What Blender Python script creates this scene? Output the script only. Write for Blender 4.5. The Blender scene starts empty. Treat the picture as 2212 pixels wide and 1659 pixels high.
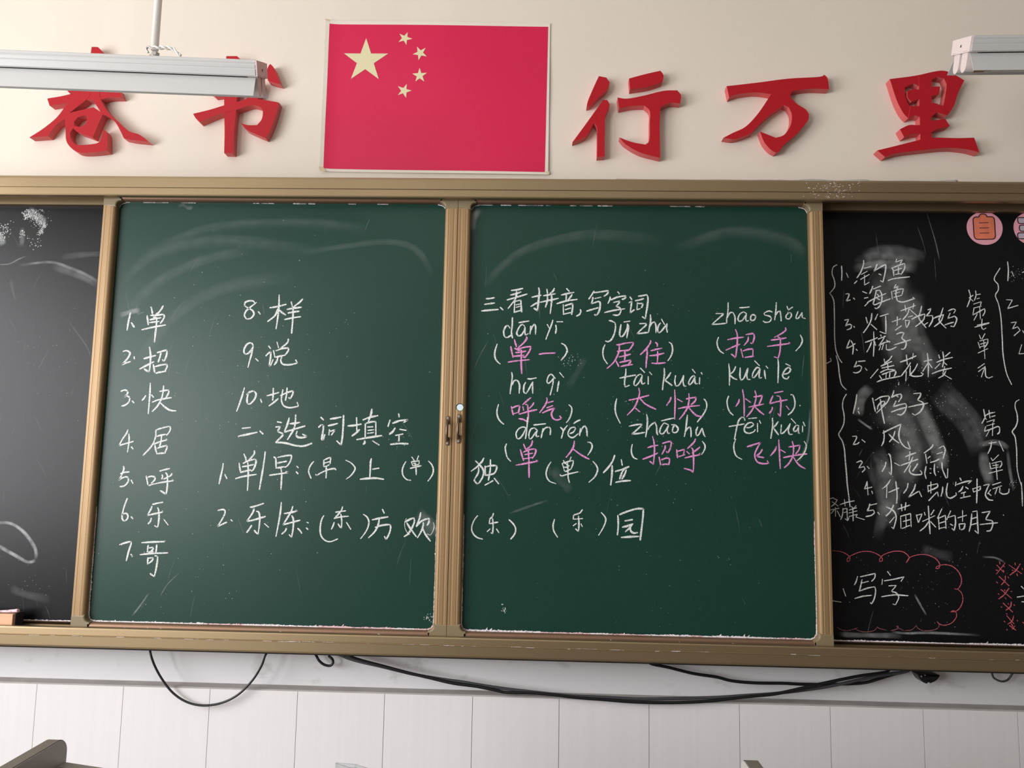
import bpy, bmesh, math, random
from mathutils import Vector, Matrix
from mathutils.geometry import tessellate_polygon
random.seed(7)
SC = bpy.context.scene
COL = SC.collection
PI = math.pi

# ------------------------------------------------------------------ camera
IMG_W, IMG_H, FPX = 2212, 1659, 1722.9
YAW, PITCH, ROLL = -0.0339971, 0.1124762, 0.0188263
CAM = Vector((0, -2.2, 1.40))
_f = Vector((math.sin(YAW) * math.cos(PITCH), math.cos(YAW) * math.cos(PITCH), math.sin(PITCH)))
_r0 = Vector((math.cos(YAW), -math.sin(YAW), 0)); _u0 = _r0.cross(_f)
_r = math.cos(ROLL) * _r0 + math.sin(ROLL) * _u0
_u = -math.sin(ROLL) * _r0 + math.cos(ROLL) * _u0
cam_data = bpy.data.cameras.new('camera'); cam = bpy.data.objects.new('camera', cam_data); COL.objects.link(cam)
cam_data.sensor_fit = 'HORIZONTAL'; cam_data.sensor_width = 36; cam_data.lens = 36 * FPX / IMG_W
cam_data.clip_start = 0.02
cam.matrix_world = Matrix(((_r.x, _u.x, -_f.x, CAM.x), (_r.y, _u.y, -_f.y, CAM.y), (_r.z, _u.z, -_f.z, CAM.z), (0, 0, 0, 1)))
SC.camera = cam

def ray(px, py):
    return _f * FPX + _r * (px - IMG_W / 2) - _u * (py - IMG_H / 2)
def at(px, py, Y=0.0):
    "photo pixel -> point on the upright plane y = Y parallel to the front wall"
    d = ray(px, py); return CAM + d * ((Y - CAM.y) / d.y)
def at_x(px, py, X):
    d = ray(px, py); return CAM + d * ((X - CAM.x) / d.x)
def at_z(px, py, Z):
    d = ray(px, py); return CAM + d * ((Z - CAM.z) / d.z)

# ------------------------------------------------------------------ world, lights, exposure
world = bpy.data.worlds.new('sky'); SC.world = world; world.use_nodes = True
bg = world.node_tree.nodes['Background']; bg.inputs[0].default_value = (0.80, 0.90, 1.0, 1); bg.inputs[1].default_value = 1.0
SC.view_settings.view_transform = 'Standard'; SC.view_settings.look = 'None'
SC.view_settings.exposure = 0.12; SC.view_settings.gamma = 1.0; SC.view_settings.use_curve_mapping = False
SC.cycles.use_denoising = True
SC.cycles.max_bounces = 8; SC.cycles.transparent_max_bounces = 24

def area_light(name, loc, rot, sx, sy, power, col):
    l = bpy.data.lights.new(name, 'AREA'); l.shape = 'RECTANGLE'; l.size = sx; l.size_y = sy; l.energy = power; l.color = col
    o = bpy.data.objects.new(name, l); COL.objects.link(o); o.location = loc; o.rotation_euler = rot; return o
# daylight through the two windows of the side wall (x = -3), each filling its opening
ROOM_L, ROOM_R, ROOM_B, CEIL = -2.9, 4.3, -7.0, 3.2
WINS = [(-2.75, -1.05), (-5.6, -3.3)]       # y from, y to
WZ = (0.95, 2.55)
POWER = [86, 120]
for (a, b), pw in zip(WINS, POWER):
    area_light('window_daylight', (ROOM_L - 0.03, (a + b) / 2, sum(WZ) / 2), (0, -PI / 2, 0), WZ[1] - WZ[0] - .1, b - a - .1, pw, (0.985, 0.982, 1.0))

# ------------------------------------------------------------------ materials
def lin(c):
    def f(v):
        v /= 255
        return v / 12.92 if v <= .04045 else ((v + .055) / 1.055) ** 2.4
    return (f(c[0]), f(c[1]), f(c[2]), 1)
def mat(name, rgb, rough=.5, metal=0.0, noise=None, spec=.5, bump=None):
    """noise=(scale vec, amount): gentle tint variation; bump=(scale, strength)"""
    m = bpy.data.materials.new(name); m.use_nodes = True; nt = m.node_tree; b = nt.nodes['Principled BSDF']
    b.inputs['Base Color'].default_value = lin(rgb); b.inputs['Roughness'].default_value = rough
    b.inputs['Metallic'].default_value = metal; b.inputs['Specular IOR Level'].default_value = spec
    if noise or bump:
        tc = nt.nodes.new('ShaderNodeTexCoord')
    if noise:
        mp = nt.nodes.new('ShaderNodeMapping'); mp.inputs['Scale'].default_value = noise[0]
        n = nt.nodes.new('ShaderNodeTexNoise'); n.inputs['Scale'].default_value = 1; n.inputs['Detail'].default_value = 5
        r = nt.nodes.new('ShaderNodeValToRGB')
        k = noise[1]; c = lin(rgb)
        r.color_ramp.elements[0].position = .3; r.color_ramp.elements[1].position = .7
        r.color_ramp.elements[0].color = tuple(v * (1 - k) for v in c[:3]) + (1,)
        r.color_ramp.elements[1].color = tuple(min(1, v * (1 + k)) for v in c[:3]) + (1,)
        nt.links.new(tc.outputs['Object'], mp.inputs[0]); nt.links.new(mp.outputs[0], n.inputs['Vector'])
        nt.links.new(n.outputs[0], r.inputs[0]); nt.links.new(r.outputs[0], b.inputs['Base Color'])
    if bump:
        n2 = nt.nodes.new('ShaderNodeTexNoise'); n2.inputs['Scale'].default_value = bump[0]; n2.inputs['Detail'].default_value = 6
        bn = nt.nodes.new('ShaderNodeBump'); bn.inputs['Strength'].default_value = bump[1]; bn.inputs['Distance'].default_value = .002
        nt.links.new(tc.outputs['Object'], n2.inputs['Vector']); nt.links.new(n2.outputs[0], bn.inputs['Height']); nt.links.new(bn.outputs[0], b.inputs['Normal'])
    return m

def chalk_mat(name, rgb, lo=.22, grain=420):
    "chalk: diffuse dust with pin holes where the board shows through"
    m = mat(name, rgb, 1.0, spec=0.05); nt = m.node_tree; b = nt.nodes['Principled BSDF']; out = nt.nodes['Material Output']
    tc = nt.nodes.new('ShaderNodeTexCoord'); n = nt.nodes.new('ShaderNodeTexNoise'); n.inputs['Scale'].default_value = grain; n.inputs['Detail'].default_value = 3
    r = nt.nodes.new('ShaderNodeMapRange'); r.inputs['From Min'].default_value = .30; r.inputs['From Max'].default_value = .50
    r.inputs['To Min'].default_value = lo; r.inputs['To Max'].default_value = 1
    t = nt.nodes.new('ShaderNodeBsdfTransparent'); mx = nt.nodes.new('ShaderNodeMixShader')
    nt.links.new(tc.outputs['Object'], n.inputs['Vector']); nt.links.new(n.outputs[0], r.inputs['Value']); nt.links.new(r.outputs[0], mx.inputs[0])
    nt.links.new(t.outputs[0], mx.inputs[1]); nt.links.new(b.outputs[0], mx.inputs[2]); nt.links.new(mx.outputs[0], out.inputs[0])
    return m
def smear_mat(name, rgb):
    "a thin veil of chalk dust; 'cover' is how much dust lies there, streaked by noise"
    m = mat(name, rgb, 1.0, spec=0.05); nt = m.node_tree; b = nt.nodes['Principled BSDF']; out = nt.nodes['Material Output']
    at_ = nt.nodes.new('ShaderNodeAttribute'); at_.attribute_name = 'cover'
    tc = nt.nodes.new('ShaderNodeTexCoord'); n = nt.nodes.new('ShaderNodeTexNoise'); n.inputs['Scale'].default_value = 38; n.inputs['Detail'].default_value = 8
    r = nt.nodes.new('ShaderNodeMapRange'); r.inputs['From Min'].default_value = .25; r.inputs['From Max'].default_value = .75
    r.inputs['To Min'].default_value = .35; r.inputs['To Max'].default_value = 1.5
    mu = nt.nodes.new('ShaderNodeMath'); mu.operation = 'MULTIPLY'; mu.use_clamp = True
    t = nt.nodes.new('ShaderNodeBsdfTransparent'); mx = nt.nodes.new('ShaderNodeMixShader')
    nt.links.new(tc.outputs['Object'], n.inputs['Vector']); nt.links.new(n.outputs[0], r.inputs['Value'])
    nt.links.new(at_.outputs['Fac'], mu.inputs[0]); nt.links.new(r.outputs[0], mu.inputs[1]); nt.links.new(mu.outputs[0], mx.inputs[0])
    nt.links.new(t.outputs[0], mx.inputs[1]); nt.links.new(b.outputs[0], mx.inputs[2]); nt.links.new(mx.outputs[0], out.inputs[0])
    return m

M = {
 'plaster': mat('warm_lit_wall_paint', (229, 219, 206), .55, noise=((1.3, 1.3, 1.3), .02), bump=(30, .05)),  # warm bounce light on the upper wall is mixed into this colour
 'lower': mat('white_wall_paint', (222, 220, 222), .5, noise=((7, 7, 16), .045)),
 'tile': mat('white_wall_panel', (234, 231, 231), .22, noise=((70, 1, .3), .018)),
 'ledge': mat('dusty_ledge', (176, 170, 166), .9, noise=((14, 14, 14), .12)),
 'ceiling': mat('white_ceiling', (238, 234, 226), .8), 'floor': mat('grey_floor', (128, 122, 116), .5, noise=((3, 3, 3), .1)),
 'side': mat('side_wall_paint', (226, 220, 212), .7), 'rear': mat('darkened_rear_wall', (128, 122, 116), .7), 'winframe': mat('window_frame_white', (235, 235, 235), .4),  # rear: unseen walls darkened to cut bounce light and board reflections
 'bronze': mat('champagne_aluminium', (157, 137, 106), .38, .75, noise=((2, 2, 900), .02)),
 'bronze2': mat('champagne_aluminium_stile', (158, 129, 92), .45, .35, noise=((400, 2, 2), .010)),
 'raildark': mat('dusty_rail_aluminium', (138, 108, 86), .42, .55), 'edge_highlight': mat('painted_edge_highlight', (214, 196, 168), .3, .5), 'elbow': mat('olive_plastic', (134, 119, 90), .42),
 'track': mat('dark_bronze_track', (120, 95, 68), .42, .7),
 'green': mat('green_board', (22, 59, 49), .33, noise=((2.2, 2.2, 2.2), .08), spec=.34),
 'black': mat('black_board', (18, 18, 21), .33, noise=((2, 2, 2), .08), spec=.23),
 'white_chalk': chalk_mat('white_chalk', (228, 231, 228)), 'pink_chalk': chalk_mat('pink_chalk', (236, 156, 212)),
 'red_chalk': chalk_mat('red_chalk', (206, 100, 110), .12), 'dust_white': chalk_mat('chalk_dust_white', (244, 236, 238), .3, 200),
 'dust_pink': chalk_mat('chalk_dust_pink', (240, 205, 210), .3, 200), 'faint_red': chalk_mat('faint_red_chalk', (158, 100, 106), .05), 'smear': smear_mat('chalk_smear', (225, 228, 228)),
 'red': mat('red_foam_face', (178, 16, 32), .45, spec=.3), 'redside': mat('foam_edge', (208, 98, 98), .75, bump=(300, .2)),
 'paper': mat('poster_paper', (232, 224, 212), .45), 'flagred': mat('poster_red', (214, 18, 76), .32, spec=.45), 'star': mat('poster_pale_yellow', (226, 218, 176), .4),
 'tape': mat('yellowed_tape', (222, 205, 170), .25),
 'lamp': mat('white_enamel', (196, 195, 193), .30), 'lampcap': mat('lamp_end_plastic', (226, 212, 208), .5), 'tube': mat('fluorescent_glass', (240, 240, 236), .12),
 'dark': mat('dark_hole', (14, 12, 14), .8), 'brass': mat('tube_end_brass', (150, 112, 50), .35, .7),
 'steel': mat('steel_fitting', (176, 174, 170), .35, .8), 'wire': mat('white_wire', (228, 224, 218), .5),
 'handle': mat('bronze_handle', (112, 92, 76), .38, .6), 'screw': mat('screw_head', (222, 214, 204), .28, .8),
 'lockblue': mat('pale_blue_lock_face', (222, 240, 248), .25),
 'cable': mat('black_cable', (16, 16, 19), .38), 'greycable': mat('grey_cable', (66, 66, 70), .45),
 'wood': mat('eraser_wood', (222, 172, 134), .55, noise=((6, 60, 160), .10)), 'felt': mat('dark_felt', (48, 45, 50), 1.0),
 'lectern': mat('warm_grey_metal', (170, 164, 160), .42, .1, bump=(60, .05)), 'lectern_top': mat('lectern_edge', (138, 131, 121), .42, .35),
 'sticker': mat('pink_card', (240, 168, 182), .45), 'orange': mat('orange_marker', (232, 128, 96), .5, noise=((60, 60, 25), .12)),
 'ink': mat('dark_maroon_ink', (44, 8, 26), .5), 'lilac': mat('pale_grey_card', (198, 182, 196), .5),
}
def clear_plastic():
    m = bpy.data.materials.new('clear_plastic'); m.use_nodes = True; nt = m.node_tree; nt.nodes.remove(nt.nodes['Principled BSDF']); out = nt.nodes['Material Output']
    t = nt.nodes.new('ShaderNodeBsdfTransparent'); t.inputs[0].default_value = (.93, .94, .95, 1)
    g = nt.nodes.new('ShaderNodeBsdfGlossy'); g.inputs['Roughness'].default_value = .08
    lw = nt.nodes.new('ShaderNodeLayerWeight'); lw.inputs[0].default_value = .25; mx = nt.nodes.new('ShaderNodeMixShader')
    nt.links.new(lw.outputs['Facing'], mx.inputs[0]); nt.links.new(t.outputs[0], mx.inputs[1]); nt.links.new(g.outputs[0], mx.inputs[2]); nt.links.new(mx.outputs[0], out.inputs[0])
    return m
M['clear'] = clear_plastic()
def scuffed():      # sparse grey hand marks in the lower wall paint
    nt = M['lower'].node_tree
    for n in nt.nodes:
        if n.type == 'TEX_NOISE': n.inputs['Detail'].default_value = 9; n.inputs['Roughness'].default_value = .62
        if n.type == 'MAPPING': n.inputs['Scale'].default_value = (9, 9, 13)
        if n.type == 'VALTORGB':
            n.color_ramp.elements[0].position = .30; n.color_ramp.elements[1].position = .43
            n.color_ramp.elements[0].color = lin((196, 192, 192)); n.color_ramp.elements[1].color = lin((226, 224, 226))
scuffed()

# ------------------------------------------------------------------ object helpers
def tag(o, label, cat, group=None):
    o['label'] = label; o['category'] = cat
    if group: o['group'] = group
    return o
def thing(name, label, cat, loc, group=None, rotz=0.0):
    o = bpy.data.objects.new(name, None); COL.objects.link(o); o.location = loc; o.rotation_euler = (0, 0, rotz); o.empty_display_size = .05
    return tag(o, label, cat, group)
def obj(name, bm, mats, parent=None, smooth=False, local=False, label=None):
    me = bpy.data.meshes.new(name); bm.normal_update(); bm.to_mesh(me); bm.free()
    for m in (mats if isinstance(mats, (list, tuple)) else [mats]): me.materials.append(m)
    if smooth:
        for p in me.polygons: p.use_smooth = True
    o = bpy.data.objects.new(name, me); COL.objects.link(o)
    if parent is not None:
        o.parent = parent
        if not local:
            chain, p = Matrix(), parent
            while p is not None:
                chain = p.matrix_basis @ chain if p.parent is None else p.matrix_parent_inverse @ p.matrix_basis @ chain
                p = p.parent
            root = parent
            full = Matrix()
            stack = []
            while root is not None: stack.append(root); root = root.parent
            for q in reversed(stack): full = full @ (q.matrix_parent_inverse if q.parent else Matrix()) @ q.matrix_basis
            o.matrix_parent_inverse = full.inverted()
    if label: o['label'] = label
    return o
def struct(name, bm, mats):
    o = obj(name, bm, mats); o['kind'] = 'structure'; return o
def box(bm, x0, x1, y0, y1, z0, z1, mi=0, bevel=0):
    v = [bm.verts.new((x, y, z)) for x in (x0, x1) for y in (y0, y1) for z in (z0, z1)]
    F = [(0, 1, 3, 2), (4, 6, 7, 5), (0, 4, 5, 1), (2, 3, 7, 6), (0, 2, 6, 4), (1, 5, 7, 3)]
    fs = [bm.faces.new([v[i] for i in f]) for f in F]
    for f in fs: f.material_index = mi
    if bevel:
        es = list({e for f in fs for e in f.edges})
        bmesh.ops.bevel(bm, geom=es, offset=bevel, segments=2, affect='EDGES', profile=.6)
    return bm
def prism(bm, prof, fn, a, b, mi=0, cap=True):
    "extrude the closed 2D outline prof; fn(u, v, t) -> point; t runs a..b"
    A = [bm.verts.new(fn(u, v, a)) for u, v in prof]; Bv = [bm.verts.new(fn(u, v, b)) for u, v in prof]
    n = len(prof)
    for i in range(n):
        f = bm.faces.new((A[i], A[(i + 1) % n], Bv[(i + 1) % n], Bv[i])); f.material_index = mi
    if cap:
        tri = tessellate_polygon([[Vector((u, v, 0)) for u, v in prof]])
        for t in tri:
            for L in (A, Bv):
                try: bm.faces.new([L[i] for i in t]).material_index = mi
                except ValueError: pass
    return bm
def fixn(bm):
    bmesh.ops.recalc_face_normals(bm, faces=bm.faces[:]); return bm
def smooth_path(pts, closed=False, sub=5, corner=55):
    "Catmull-Rom through the points, keeping sharp corners sharp; returns a list of runs"
    pts = [Vector(p) for p in pts]; n = len(pts)
    if n < 3: return [pts]
    def turn(i):
        a = pts[i] - pts[i - 1]; b = pts[(i + 1) % n] - pts[i]
        if a.length < 1e-9 or b.length < 1e-9: return 0
        return math.degrees(a.angle(b))
    if closed:
        cs = [i for i in range(n) if turn(i) > corner]
        s = cs[0] if cs else 0
        seq = [pts[(s + k) % n] for k in range(n)] + [pts[s]]
        crn = [((s + k) % n) in cs for k in range(n)] + [bool(cs)]
    else:
        seq = pts; crn = [False] + [turn(i) > corner for i in range(1, n - 1)] + [False]
    runs, cur = [], [seq[0]]
    for i in range(1, len(seq)):
        cur.append(seq[i])
        if crn[i] and i < len(seq) - 1: runs.append(cur); cur = [seq[i]]
    runs.append(cur); out = []
    for rn in runs:
        if len(rn) < 3: out.append(rn); continue
        if closed and not any(crn): ext = [rn[-2]] + rn + [rn[1]]
        else: ext = [rn[0] * 2 - rn[1]] + rn + [rn[-1] * 2 - rn[-2]]
        res = []
        for i in range(1, len(ext) - 2):
            p0, p1, p2, p3 = ext[i - 1:i + 3]
            for k in range(sub):
                t = k / sub
                res.append(.5 * ((2 * p1) + (p2 - p0) * t + (2 * p0 - 5 * p1 + 4 * p2 - p3) * t * t + (3 * p1 - p0 - 3 * p2 + p3) * t ** 3))
        res.append(rn[-1]); out.append(res)
    return out
def tube(bm, pts, r, seg=8, mi=0, sub=6, taper=None, closed_ends=True):
    P = []
    for rn in smooth_path(pts, sub=sub, corner=170): P += rn if not P else rn[1:]
    n = len(P); up = Vector((0.13, 0.9, 0.31)).normalized(); rings = []
    prev = None
    for i, p in enumerate(P):
        t = (P[min(i + 1, n - 1)] - P[max(i - 1, 0)]).normalized()
        if prev is None:
            x = t.cross(up); x = x.normalized() if x.length > 1e-6 else t.orthogonal().normalized()
        else:
            x = (prev - t * prev.dot(t)); x = x.normalized() if x.length > 1e-6 else t.orthogonal().normalized()
        prev = x; y = t.cross(x); rr = r(i / (n - 1)) if callable(r) else r
        rings.append([bm.verts.new(p + (x * math.cos(2 * PI * k / seg) + y * math.sin(2 * PI * k / seg)) * rr) for k in range(seg)])
    for a, b in zip(rings, rings[1:]):
        for k in range(seg):
            f = bm.faces.new((a[k], a[(k + 1) % seg], b[(k + 1) % seg], b[k])); f.material_index = mi; f.smooth = True
    if closed_ends:
        for rg in (rings[0], rings[-1]):
            f = bm.faces.new(rg); f.material_index = mi
    return bm
def disc_cyl(bm, c, r, y0, y1, seg=20, mi=0, axis='y', squash=1.0):
    "short cylinder whose axis is y (towards the room)"
    prof = [(r * math.cos(2 * PI * k / seg), r * squash * math.sin(2 * PI * k / seg)) for k in range(seg)]
    return prism(bm, prof, lambda u, v, t: Vector((c[0] + u, t, c[1] + v)), y0, y1, mi)

# ribbons of chalk on an upright surface (x, z plane at y)
def ribbon(bm, pts, w, y, layer=None, cover=1.0, jitter=.12, taper=.72, caps=True, sub=5):
    for rn in smooth_path(pts, sub=sub, corner=62):
        if len(rn) < 2: continue
        n = len(rn); L, Rr = [], []; mids = []
        ph = random.random() * 6
        for i, p in enumerate(rn):
            d = rn[min(i + 1, n - 1)] - rn[max(i - 1, 0)]
            if d.length < 1e-9: d = Vector((1, 0))
            d = d.normalized(); nrm = Vector((-d.y, d.x)); s = i / max(1, n - 1)
            k = taper + (1 - taper) * min(1, 4 * s, 4 * (1 - s)) if caps else 1
            k *= 1 + jitter * math.sin(ph + s * 7) + random.uniform(-jitter, jitter) * .6
            L.append(p + nrm * w / 2 * k); Rr.append(p - nrm * w / 2 * k); mids.append(p)
        if layer is None:
            if caps:
                d0 = (rn[0] - rn[1]).normalized() * w * .3; d1 = (rn[-1] - rn[-2]).normalized() * w * .3
                c0 = bm.verts.new((rn[0].x + d0.x, y, rn[0].y + d0.y)); c1 = bm.verts.new((rn[-1].x + d1.x, y, rn[-1].y + d1.y))
            l = [bm.verts.new((p.x, y, p.y)) for p in L]; r = [bm.verts.new((p.x, y, p.y)) for p in Rr]
            for i in range(n - 1): bm.faces.new((l[i], l[i + 1], r[i + 1], r[i]))
            if caps:
                bm.faces.new((c0, l[0], r[0])); bm.faces.new((l[-1], c1, r[-1]))
        else:                       # five-wide ribbon fading to bare board at its rim
            rows = []
            for i in range(n):
                s = i / max(1, n - 1); e = min(1, 5 * s, 5 * (1 - s)); row = []
                for q, cv in ((0, 0), (.22, .75), (.5, 1), (.78, .75), (1, 0)):
                    p = L[i].lerp(Rr[i], q); v = bm.verts.new((p.x, y, p.y)); v[layer] = cover * cv * e; row.append(v)
                rows.append(row)
            for a, b in zip(rows, rows[1:]):
                for k in range(4): bm.faces.new((a[k], a[k + 1], b[k + 1], b[k]))
def parse(s, ox=0, oy=0, sc=1.0):
    return [[(float(p.split(',')[0]) / sc + ox, float(p.split(',')[1]) / sc + oy) for p in st.split()] for st in s.split(';')]
def to_plane(pts, Y):
    return [Vector((q.x, q.z)) for q in (at(px, py, Y) for px, py in pts)]
# ---------------------------------------------------------------- chalk strokes
# Every entry: board, chalk colour, label, origin x, origin y, scale, width, strokes.
# Strokes were traced from enlarged crops; x/scale+origin gives photo pixels, and
# at() turns those into points on the real board surface.
A = (250, 645, 6.636); B_ = (250, 895, 8.967); C_ = (250, 1070, 8.7316); D_ = (500, 630, 6.3805)
E_ = (500, 880, 5.53); F_ = (460, 970, 8.508); G_ = (700, 970, 8.508); H_ = (460, 1075, 8.508)
I_ = (690, 1075, 8.1926); J_ = (1010, 980, 5.821); K_ = (1010, 1080, 5.53); L_ = (1030, 615, 9.617)
N_ = (1250, 615, 9.617); O_ = (1060, 725, 11.06); P_ = (1290, 725, 9.217); Q_ = (1530, 660, 9.217)
R_ = (1060, 860, 9.217); S_ = (1320, 840, 9.617); T_ = (1350, 930, 11.06); U_ = (1555, 835, 8.7316)
V_ = (1780, 555, 7.9); W_ = (1780, 690, 7.373); X_ = (1780, 830, 7.9); Y_ = (1780, 1020, 5.267)
Z_ = (2060, 560, 5.7207); AA = (2090, 840, 6.636); BB = (1780, 1160, 5.12)
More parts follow.
